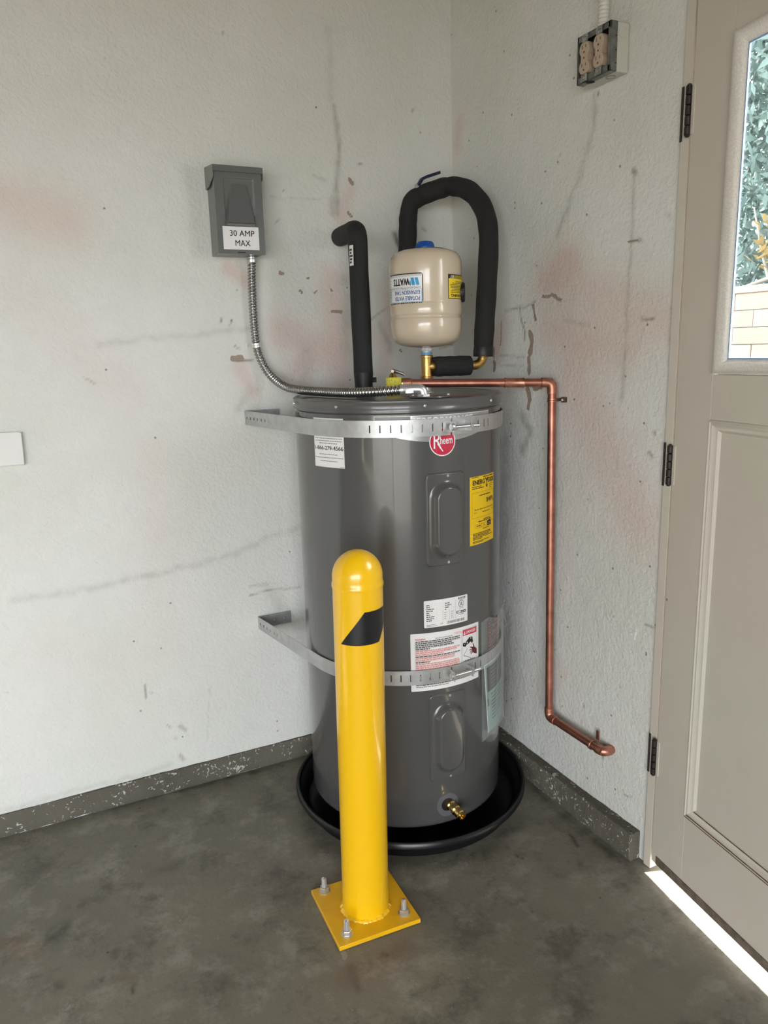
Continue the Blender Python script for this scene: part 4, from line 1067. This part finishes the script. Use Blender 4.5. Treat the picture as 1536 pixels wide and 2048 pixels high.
hd.add([(xa, 0, dz1 + .012), (xb, 0, dz1 + .012), (xb, y0, dz1 + .003), (xa, y0, dz1 + .003), (xa, y0, dz1 - .013), (xb, y0, dz1 - .013), (xb, y0 + .002, dz1 - .013), (xa, y0 + .002, dz1 - .013)], [(0, 1, 2, 3), (3, 2, 5, 4), (4, 5, 6, 7)])
part('hood', hd, BOXG, dbx, bevel=.0006)
fD = lambda u, v, n: Vector((-.7870 + u, dyf - n, 1.625 + v))
def d_30(p, W, H):
    p.text('30 AMP', W * .19, H * .585, W * .88, H * .84, BLKP, 1, .006); p.text('MAX', W * .33, H * .16, W * .75, H * .415, BLKP, 1, .006)
sticker('label', fD, .1015, .0605, WHT, dd_, d_30, 'white label reading 30 AMP MAX', base=.0012)

# flexible metal conduit from the box to the heater
fc = thing('flexible_conduit', (-.693, -.022, 1.612), 'ribbed silver flexible conduit running from the grey box to the tank top', 'conduit')
path = smooth_path([(-.692, -.030, 1.612), (-.694, -.024, 1.555), (-.6955, -.021, 1.467), (-.693, -.020, 1.381), (-.684, -.022, 1.330), (-.662, -.040, 1.279), (-.638, -.100, 1.2465), (-.625, -.20, 1.2385), (-.606, -.33, 1.2372), (-.584, -.45, 1.2385), (-.541, -.535, 1.2425), (-.486, -.570, 1.2455)], 16)
m_ = MB(); ribbed(m_, path, .0104, .0021, .0092, 18); part('metal_hose', m_, FLEX, fc, smooth=True)
m_ = MB(); m_.lathe([(.0135, 1.596), (.0150, 1.598), (.0150, 1.606), (.0135, 1.608), (.0135, 1.6135)], (-.6925, -.029, 0), n=20); part('box_connector', m_, STEEL, fc, smooth=30)
m_ = MB(); ep = round_path([(-.502, -.565, 1.2452), (-.484, -.5715, 1.2458), (-.449, -.587, 1.2465), (-.447, -.588, 1.229)], .012, 8)
m_.tube(ep, [.0136] * 3 + [.0128] * (len(ep) - 5) + [.0128, .0128], 20); el = part('elbow_connector', m_, STEEL, fc, smooth=35)
m_ = MB(); m_.lathe([(.0135, 1.228), (.0172, 1.228), (.0172, 1.2335), (.0135, 1.234)], (-.447, -.588, 0), n=6); part('lock_nut', m_, STEEL, el)
m_ = MB(); m_.box((-.487, -.590, 1.2425), (.020, .004, .010), Matrix.Rotation(-.43, 3, 'Z')); m_.lathe([(.0042, 0), (.0042, .003), (0, .0035)], (-.482, -.5935, 1.2425), (-.4, -.9, 0), 12); part('clamp_ear', m_, STEEL, el, bevel=.0005)
m_ = MB(); ta = Vector((.09, 0, -1)).normalized(); m_.lathe([(.0128, -.0065), (.0138, -.006), (.0138, -.001), (.0130, 0), (.0138, .001), (.0138, .006), (.0128, .0065)], (-.6918, -.0205, 1.366), ta, 24, close=False)
m_.box2((-.7195, -.0035, 1.3585), (-.7045, -.0012, 1.3715)); cl = part('pipe_clip', m_, mat('bright_zinc', (.75, .74, .70), .4, .6), fc, smooth=30)
inst('screw', scrm, cl, (-.712, -.0036, 1.365), frame_rot((0, -1, 0)).to_euler())

# ------------------------------------------------------------------ insulated hot water pipe
hp = thing('insulated_hot_pipe', (-.405, 0, 1.684), 'straight black foam covered pipe dropping from wall to tank, left of cream tank', 'pipe')
hpath = resample(round_path([(-.402, .004, 1.682), (-.468, -.272, 1.664), (-.475, -.298, 1.28)], .045, 10), .012)
m_ = MB(); R = random.Random(8); m_.tube(hpath, [.0268 + .0007 * math.sin(i * .35) - (.0016 if 18 < i < 22 else 0) for i in range(len(hpath))], 26); part('foam_sleeve', m_, FOAM, hp, smooth=60)
m_ = MB(); m_.tube([(-.475, -.298, 1.283), (-.475, -.298, 1.276), (-.475, -.298, 1.262), (-.475, -.298, 1.250), (-.475, -.298, 1.238)], [.0272, .0268, .0255, .0248, .0252], 24); m_.box((-.450, -.311, 1.262), (.014, .006, .014)); part('tape_wrap', m_, TAPE, hp, smooth=50)
m_ = MB(); fh = cyl(-.475, -.298, .0275)(-172, 1.565); m_.grid(np.linspace(-.010, .010, 6), np.linspace(0, .052, 4), lambda u, v: fh(u, v, .0004)); lb_ = part('label', m_, WHT, hp, fix=False)
p_ = Print(fh, .0006)
for k in range(5): p_.rect(-.006 + .002 * (k % 2), .006 + k * .008, .004 + .002 * (k % 3), .011 + k * .008, BLKP, 1)
part('print', p_.mb, None, lb_, fix=False)

# ------------------------------------------------------------------ cold water supply loop
cp = thing('insulated_cold_loop', (-.2, 0, 1.64), 'arched black foam covered pipe looping over to the brass tee on tank', 'pipe')
lp = smooth_path([(-.205, .004, 1.600), (-.2085, -.050, 1.606), (-.2100, -.074, 1.634), (-.2070, -.075, 1.700), (-.2045, -.076, 1.742), (-.1950, -.080, 1.779), (-.162, -.090, 1.800), (-.118, -.120, 1.8155), (-.098, -.160, 1.8165), (-.081, -.230, 1.790), (-.080, -.300, 1.730), (-.096, -.350, 1.651), (-.124, -.385, 1.526), (-.143, -.402, 1.417), (-.1535, -.411, 1.350), (-.1555, -.4125, 1.330)], 9)
def lr(i):
    t = i / 9; r_ = .0278 + .0006 * math.sin(i * .8)
    for c, w, d in ((4.6, .25, .0022), (7.7, .3, .002), (14.1, .12, .002)): r_ -= d * math.exp(-((t - c) / w) ** 2)
    if t > 14.2: r_ = .0268
    if 4.8 < t < 7.6: r_ += .001
    return r_
m_ = MB(); m_.tube(lp, [lr(i) for i in range(len(lp))], 26); part('foam_sleeve', m_, FOAM, cp, smooth=60)
m_ = MB(); m_.tube([(-.1545, -.412, 1.3405), (-.155, -.4125, 1.334), (-.1557, -.413, 1.3195), (-.1558, -.413, 1.3165)], [.0275, .0283, .0286, .0275], 24); part('end_cap', m_, TAPE, cp, smooth=50)
bp_ = round_path([(-.200, -.4068, 1.2935), (-.1595, -.4130, 1.2935), (-.1565, -.4135, 1.326)], .028, 12)
m_ = MB(); m_.tube(bp_, [.0128] * len(bp_), 22); m_.lathe([(.0145, 0), (.0152, .001), (.0152, .007), (.0145, .008)], (-.1562, -.4135, 1.3135), (0, 0, 1), 24); part('brass_elbow', m_, BRASS, cp, smooth=50)
sx = Vector((-.160 - CN[0], -.413 - CN[1], 0)).normalized(); sb = Vector((*CN, 1.2935))
m_ = MB(); sl = [sb + sx * k for k in np.linspace(.020, .128, 12)]; m_.tube(sl, [.0262] + [.0275 + .0005 * math.sin(k * 2) for k in range(10)] + [.0268], 26); part('foam_sleeve', m_, FOAM, cp, smooth=60)
m_ = MB(); m_.lathe([(.0125, 1.262), (.0172, 1.262), (.0176, 1.264), (.0176, 1.2675), (.0155, 1.269), (.0150, 1.275), (.0150, 1.312), (.0155, 1.3175), (.0176, 1.3185), (.0176, 1.3235), (.0165, 1.325), (.0125, 1.325)], (*CN, 0), n=28)
m_.lathe([(.0150, 0), (.0150, .020), (.0172, .021), (.0172, .028), (.013, .028)], sb, sx, 24); part('brass_tee', m_, BRASS, cp, smooth=35)
lv = MB(); q = [Vector((-.1795, -.088, 1.822)), Vector((-.163, -.090, 1.846)), Vector((-.148, -.092, 1.853)), Vector((-.108, -.098, 1.866))]
for a, b, w in ((q[0], q[1], .012), (q[1], q[2], .013), (q[2], q[3], .014)):
    d_ = (b - a).normalized(); lv.box((a + b) / 2, ((b - a).length + .004, .0155, .0085), Matrix((d_, Vector((0, 1, 0)), d_.cross(Vector((0, 1, 0))))).transposed())
l_ = part('valve_lever', lv, NAVY, cp, bevel=.0015, label='dark blue lever of the shutoff valve')
m_ = MB(); m_.lathe([(.007, -.008), (.0085, -.006), (.0085, .006), (.006, .008), (.004, .014)], (-.180, -.090, 1.818), (-.4, 0, .9), 6); part('stem_nut', m_, STEEL, l_)

# ------------------------------------------------------------------ expansion tank
ex = thing('expansion_tank', (*CN, 1.325), 'cream expansion tank standing upside down on the brass tee', 'expansion tank')
ER = .0972
m_ = MB(); m_.lathe([(.012, 1.343), (.016, 1.3455), (.045, 1.3475), (.070, 1.3525), (.084, 1.361), (.0925, 1.373), (.0962, 1.388), (ER, 1.402), (ER, 1.419), (.0962, 1.4215), (.0938, 1.4245), (.0938, 1.4275), (.0962, 1.4305), (ER, 1.433), (ER + .0004, 1.4345), (ER + .0004, 1.4615), (.0967, 1.4630), (ER, 1.4645), (ER, 1.553), (.0962, 1.568), (.0925, 1.580), (.084, 1.5905), (.066, 1.5975), (.040, 1.6015), (.020, 1.603), (0, 1.603)], (*CN, 0), n=96, close=False)
part('tank_shell', m_, BEIGE, ex, smooth=60)
m_ = MB(); m_.lathe([(.0115, 1.3252), (.0115, 1.345)], (*CN, 0), n=22); m_.lathe([(.0118, 1.336), (.0150, 1.337), (.0155, 1.343), (.0135, 1.347)], (*CN, 0), n=6); part('threaded_nipple', m_, TEFL, ex, smooth=35)
m_ = MB(); m_.lathe([(.0148, 1.3262), (.0152, 1.3268), (.0152, 1.3322), (.0148, 1.3328)], (*CN, 0), n=28, close=False); part('blue_ring', m_, mat('blue_ring_label', (.12, .30, .50), .5), ex)
m_ = MB(); m_.lathe([(.044, 1.6005), (.044, 1.6022), (.006, 1.6042)], (CN[0] + .008, CN[1], 0), n=36, close=False); part('gasket', m_, BLKP, ex)
m_ = MB(); m_.lathe([(.0255, 1.6025), (.0260, 1.606), (.0225, 1.6165), (.0185, 1.6205), (.010, 1.622), (0, 1.622)], (*CN, 0), n=40, close=False); part('valve_cap', m_, BLUEC, ex, smooth=50)
rd = Vector((math.cos(math.radians(-36)), math.sin(math.radians(-36)), 0)); m_ = MB(); m_.lathe([(.026, -.008), (.026, .004), (.0235, .0075), (0, .009)], Vector((*CN, 1.487)) + rd * ER, rd, 32); part('side_plug', m_, BLKP, ex, smooth=40)
EC = cyl(*CN, ER); AE = math.pi / 180 * ER
WL, HL = 72 * AE, .0755; fw_ = EC(-123 - 72, 1.4585)
def f_label(u, v, n): return fw_(WL - u, HL - v, n)         # printed upside down on the inverted tank
def d_wat(p, W, H):
    def rr_(a, m, l, r_):
        pts = []
        for cx, cy, s0 in ((W - a - r_, H - a - r_, 0), (a + r_, H - a - r_, 90), (a + r_, a + r_, 180), (W - a - r_, a + r_, 270)): pts += [(cx + r_ * math.cos(math.radians(s0 + k * 18)), cy + r_ * math.sin(math.radians(s0 + k * 18))) for k in range(6)]
        return pts
    p.rect(.003, .003, W - .003, H - .003, WHT2, 1, .004); p.rect(.003, .0405, W - .003, H * .60, WHT2, 1, .004)
    p.rect(.003, H * .52, W - .003, H - .0030, PALE, 2, .004); p.rect(.006, H * .545, W * .86, H - .0055, WHT, 3, .004)
    p.text('POTABLE WATER', .0085, H * .755, .0865, H * .90, BLUP, 4, .03); p.text('EXPANSION TANK', .0085, H * .565, .0885, H * .705, BLUP, 4, .03)
    for (a, sh) in ((.0095, 0), (.0205, 0)): p.poly([(a, H * .40), (a + .0085, H * .40), (a + .0125, H * .155), (a + .004, H * .155)], CYAN, 4)
    p.poly([(.031, H * .40), (.0345, H * .40), (.036, H * .30), (.034, H * .22)], CYAN, 4)
    p.text('WATTS', .0355, H * .155, .0925, H * .40, BLKP, 4, .05)
    for r_ in range(5):
        v = H * (.445 + .035 * (r_ % 2)) if r_ < 2 else H * (.06 + .03 * (r_ - 2)) if r_ < 4 else H * .49
        for k in range(40):
            u0 = .005 + k * .0028
            if u0 > W - .008: break
            dv = .0009 * math.sin(k * 1.7 + r_); p.rect(u0, v + dv, u0 + .0022, v + dv + .0007, SLATE, 4)
    for k in range(7): p.rect(.108, H * (.2 + .09 * k), .116, H * (.2 + .09 * k) + .0012, GRYP, 4)
sticker('tank_label', f_label, WL, HL, BLKP, ex, d_wat, 'blue and white upside down WATTS label', radius=.007)
WY, HY = 46 * AE, .0615; fy_ = EC(-82.8, 1.468)
def f_warn(u, v, n): return fy_(WY - u, HY - v, n)
def d_warn(p, W, H):
    p.rect(.0018, .0018, W - .0018, H - .0018, WYEL, 1, .004); p.rect(.0018, .0018, W - .0018, .0105, BLKP, 2, .004)
    for k in range(17):
        u = .003 + k * .0045
        if u + .006 < W - .002: p.poly([(u, .0025), (u + .002, .0025), (u + .0045, .010), (u + .0025, .010)], WHT2 if k > 11 else WYEL, 3)
    p.text('WARNING:', W * .18, H * .80, W * .90, H * .93, BLKP, 2, .04)
    for k, w in enumerate((1, 1, .9, 1, .45, 1, .9, .7)): p.micro(W * .06, W * (.06 + .84 * w) if k != 4 else W * .9, H * (.73 - k * .062), .0016, BLKP, 2, k)
sticker('warning_label', f_warn, WY, HY, BLKP, ex, d_warn, 'yellow upside down WARNING label')

# ------------------------------------------------------------------ relief valve and copper discharge pipe
rv = thing('relief_valve', (-.425, -.387, 1.225), 'brass relief valve with a yellow tag on top of the tank', 'valve')
m_ = MB(); m_.lathe([(.012, 1.2235), (.016, 1.226), (.016, 1.232), (.0125, 1.234), (.0155, 1.240), (.0155, 1.262), (.011, 1.268), (.0075, 1.278), (.004, 1.281)], (-.428, -.386, 0), n=28); m_.lathe([(.0125, 0), (.0125, .018), (.0150, .019), (.0150, .026)], (-.428, -.386, 1.2525), (.9, -.435, 0), 24)
part('valve_body', m_, BRASS2, rv, smooth=35)
m_ = MB(); m_.tube([(-.436, -.400, 1.286), (-.428, -.386, 1.2875), (-.416, -.384, 1.284), (-.402, -.392, 1.279), (-.396, -.396, 1.273)], [.004, .0048, .0045, .004, .0025], 10); part('test_lever', m_, mat('dull_steel_lever', (.40, .34, .30), .35, .9), rv, smooth=40)
tn = Vector((-.42, -.89, .1)).normalized(); tr_ = frame_rot(tn, (1, -.45, 0)); m_ = MB(); ct = Vector((-.449, -.430, 1.2545)); U = np.linspace(-.0205, .0205, 9)
m_.grid(U, np.linspace(-.0245, .0165, 7), lambda u, v: ct + tr_ @ Vector((u, v, .003 * math.cos(u * 90) + .002 * math.sin(v * 120))))
tg_ = part('tag', m_, TAGY, rv, smooth=True, label='yellow printed paper tag', fix=False); s_ = tg_.modifiers.new('thick', 'SOLIDIFY'); s_.thickness = .0006
m_ = MB(); m_.tube(smooth_path([(-.431, -.398, 1.262), (-.440, -.415, 1.272), (-.447, -.428, 1.268)], 4), .0006, 6); part('wire_tie', m_, STEEL, rv)
cu_ = thing('copper_discharge_pipe', (-.400, -.400, 1.2525), 'copper discharge pipe running across the tank top and down the right wall', 'pipe')
c0, c1, c2, c3 = Vector((-.404, -.3975, 1.2527)), Vector((-.035, -.567, 1.2435)), Vector((-.035, -.583, .2625)), Vector((-.032, -.812, .2600))
m_ = MB(); m_.tube([c0, c0.lerp(c1, .35), c1], .0112, 20); part('horizontal_run', m_, COPPER, cu_, smooth=50)
m_ = MB(); m_.tube([c1, c2], .0112, 20); part('vertical_run', m_, COPPER, cu_, smooth=50)
m_ = MB(); m_.tube([c2, c3], .0112, 20); part('lower_run', m_, COPPER, cu_, smooth=50)
def fitting(nm, a, b, c, arm=.030, label=None):
    d1 = (a - b).normalized(); d2 = (c - b).normalized(); P = round_path([b + d1 * arm, b, b + d2 * arm], .018, 10)
    P = [b + d1 * (arm + .001)] + P + [b + d2 * (arm + .001)]
    m_ = MB(); m_.tube(P, [.0118] + [.0134] * (len(P) - 2) + [.0118], 22); return part(nm, m_, COPPER2, cu_, smooth=50, label=label)
fitting('elbow', c0, c1, c2); fitting('elbow', c1, c2, c3); fitting('elbow', c2, c3, c3 + Vector((.1, 0, 0)), .024)
m_ = MB(); m_.tube([c3 + Vector((.01, 0, 0)), c3 + Vector((.034, 0, 0))], .0112, 16); part('wall_stub', m_, COPPER, cu_, smooth=50)
dh_ = (c1 - c0).normalized()
for s0, s1 in ((.275, .330),):
    m_ = MB(); P = [c0 + dh_ * s for s in (s0, s0 + .001, s0 + .004, s0 + .006, s1 - .006, s1 - .004, s1 - .001, s1)]; m_.tube(P, [.0118, .0136, .0138, .0130, .0130, .0138, .0136, .0118], 22); part('coupling', m_, COPPER2, cu_, smooth=50)
m_ = MB(); P = [c0 + dh_ * s for s in (-.006, -.004, .012, .022, .024)]; m_.tube(P, [.0125, .0142, .0142, .0135, .0115], 22); part('end_fitting', m_, COPPER2, cu_, smooth=40)
m_ = MB(); m_.tube([c0 + dh_ * s for s in (-.012, -.0118, -.004, -.0038)], [.012, .0158, .0158, .012], 6); part('union_nut', m_, STEEL, cu_, smooth=30)
cb = MB()
for z in (1.199, 1.193): cb.lathe([(.0120, -.0022), (.0132, -.0018), (.0132, .0018), (.0120, .0022)], (-.035, -.568, z), n=24, close=False)
cb.box((-.012, -.568, 1.196), (.020, .004, .008)); c_ = part('pipe_clamp', cb, COPPER2, cu_, smooth=30)
m_ = MB(); m_.box((-.006, -.5835, 1.196), (.010, .014, .014)); part('clamp_tab', m_, mat('dark_bronze', (.10, .065, .045), .5, .5), c_, bevel=.001); inst('screw', scrm, c_, (-.0112, -.5835, 1.196), frame_rot((-1, 0, 0)).to_euler())
cb = MB(); cb.lathe([(.0125, -.004), (.0138, -.003), (.0138, .003), (.0125, .004)], c2.lerp(c3, .80), (c3 - c2).normalized(), 24, close=False)
cb.box((-.012, -.766, .284), (.003, .010, .026)); c_ = part('pipe_clamp', cb, COPPER2, cu_, smooth=30)

# ------------------------------------------------------------------ receptacle box high on the right wall
ob = thing('outlet_box', (0, -.720, 2.0), 'open metal outlet box with two ivory receptacles high on the right wall', 'outlet')
oy0, oy1, oz0, oz1 = -.664, -.776, 1.949, 2.052
m_ = MB(); m_.box2((-.001, oy0, oz0), (-.036, oy1, oz1)); part('painted_box', m_, WPNT, ob, bevel=.002, label='box body painted the cream of the wall')
m_ = MB(); xf, xb_ = -.056, -.036; w = .0075; wt = .013
m_.box2((xb_, oy0, oz0), (xf, oy0 - .002, oz1)); m_.box2((xb_, oy1, oz0), (xf, oy1 + .002, oz1)); m_.box2((xb_, oy0, oz0), (xf, oy1, oz0 + .002)); m_.box2((xb_, oy0, oz1), (xf, oy1, oz1 - .002))
m_.box2((xf, oy0, oz0), (xf + .002, oy1, oz0 + wt)); m_.box2((xf, oy0, oz1 - wt), (xf + .002, oy1, oz1)); m_.box2((xf, oy0, oz0), (xf + .002, oy0 - .004, oz1)); m_.box2((xf, oy1, oz0), (xf + .002, oy1 + w, oz1))
part('metal_extension', m_, OLDG, ob)
m_ = MB(); m_.box2((-.037, oy0 - .003, oz0 + .003), (-.039, oy1 + .003, oz1 - .003)); part('interior_shade', m_, BLK, ob)  # black sheet painting the shade inside the open box
def lobes(cy, cz):
    pts = []
    for s in (1, -1):
        c = cz + s * .0192; a0, a1 = (-48, 228) if s > 0 else (132, 408)
        for k in range(15):
            a = math.radians(a0 + (a1 - a0) * k / 14); pts.append((cy - .0172 * math.cos(a), min(max(c + .0172 * math.sin(a), c - .0145), c + .0145)))
        pts.append((cy + s * .0115, cz + s * .0035)) if 0 else None
    return pts
for cy in (-.6925, -.7405):
    cz = 2.0; pts = lobes(cy, cz)
    m_ = MB(); n = len(pts)
    m_.add([(-.0605, y, z) for y, z in pts] + [(-.040, y, z) for y, z in pts], [tuple(range(n)), tuple(range(n, 2 * n))] + [(i, (i + 1) % n, (i + 1) % n + n, i + n) for i in range(n)])
    r_ = part('receptacle', m_, IVORY, ob, bevel=.0009, smooth=30)
    fr = lambda u, v, n_, cy=cy: Vector((-.0605 - n_, cy - u, 2.0 + v)); p_ = Print(fr, .0003)
    slot = mat('receptacle_slot', (.05, .03, .02), .7)
    for s in (1, -1):
        c = s * .0192; p_.rect(-.0073, c + .0005, -.0052, c + .0085, slot); p_.rect(.0050, c + .0015, .0070, c + .0080, slot); p_.disc(0, c - .0065, .0024, slot, 0, 12)
    p_.disc(0, 0, .0022, slot, 0, 12); part('slots', p_.mb, None, r_, fix=False)
    for s in (1, -1):
        m_ = MB(); m_.box2((-.0575, cy + .010, 2.0 + s * .0345), (-.0592, cy - .010, 2.0 + s * .0495)); m_.lathe([(.0048, -.001), (.0048, .0015), (.003, .0025), (0, .003)], (-.0590, cy, 2.0 + s * .0415), (-1, 0, 0), 14)
        m_.lathe([(.0034, -.001), (.0034, .0008), (.0020, .0009), (.0020, .0003)], (-.0588, cy + .0085, 2.0 + s * .047), (-1, 0, 0), 12)
        part('mounting_ear', m_, mat('yoke_steel', (.36, .37, .36), .4, .8, noise=(80, .3)), r_, smooth=30)
m_ = MB(); m_.lathe([(.012, 0), (.0122, .0012), (.0105, .0016), (0, .0012)], (-.020, oy1, 2.030), (0, -1, 0), 24); part('knockout', m_, WPNT, ob, smooth=40)
m_ = MB(); m_.lathe([(.0105, 0), (.0105, .0004)], (-.043, -.697, oz0), (0, 0, -1), 24); part('knockout_hole_shade', m_, BLK, ob)  # closed black disc, shade of an open hole painted on
m_ = MB(); m_.lathe([(.0115, .0002), (.0120, .0010), (.0110, .0012)], (-.022, -.742, oz0), (0, 0, -1), 24, close=False); part('knockout', m_, OLDG, ob)
for z in (2.022, 1.993, 1.966):
    m_ = MB(); m_.lathe([(.0016, 0), (.0016, .0004)], (-.0395, oy1 - .0002, z), (0, -1, 0), 10); part('screw_hole_shade', m_, BLK, ob)  # black dots that paint the shade of small holes
wc = thing('painted_conduit', (-.022, -.722, 2.052), 'white painted ribbed conduit rising from the outlet box', 'conduit')
m_ = MB(); ribbed(m_, [Vector((-.0225, -.712, 2.056)), Vector((-.020, -.712, 2.2)), Vector((-.018, -.712, 2.62))], .0118, .0014, .0085, 16); part('ribbed_hose', m_, mat('white_conduit_paint', (.66, .65, .60), .5), wc, smooth=True)
m_ = MB(); m_.lathe([(.0145, 2.052), (.0150, 2.053), (.0150, 2.062), (.0130, 2.064)], (-.0225, -.712, 0), n=20); part('connector', m_, WPNT, wc, smooth=30)

# ------------------------------------------------------------------ small fixtures on the walls
def tilt(m_, c, ang, ax='Y'):
    R_ = Matrix.Rotation(ang, 3, ax); c = Vector(c); m_.v = [tuple(R_ @ (Vector(p) - c) + c) for p in m_.v]; return m_
cv_ = thing('blank_cover', (-1.42, 0, 1.11), 'white blank cover box on the wall at the left edge', 'cover')
m_ = MB(); m_.box2((-1.50, -.0005, 1.070), (-1.3465, -.016, 1.1565)); part('cover_plate', tilt(m_, (-1.40, 0, 1.11), .02), WPLAS, cv_, bevel=.002)
m_ = MB(); m_.box2((-1.50, -.0165, 1.1545), (-1.352, -.0005, 1.1575)); part('cover_lip', tilt(m_, (-1.40, 0, 1.11), .02), WPLAS, cv_)
m_ = MB(); m_.tube([(.002, -.793, 1.5785), (-.012, -.829, 1.5765), (-.0215, -.856, 1.5745)], [.0019, .0019, .0018], 10); m_.lathe([(.0042, 0), (.0042, .0012), (0, .0014)], (-.0215, -.856, 1.5745), (-.33, -.94, -.05), 12)
solo('nail', m_, mat('pale_nail', (.42, .39, .34), .5, .3), 'bent pale nail sticking out of the right wall beside the door', 'nail', smooth=30)
m_ = MB(); m_.box2((.001, -.856, .601), (-.0030, -.878, .624)); m_.lathe([(.0035, 0), (.0035, .0012), (0, .0015)], (-.0030, -.864, .613), (-1, 0, 0), 12)
solo('wall_plate', tilt(m_, (0, -.867, .612), .15, 'X'), WALL, 'small square plate painted over, low on the right wall near the door', 'plate', bevel=.001, smooth=30)
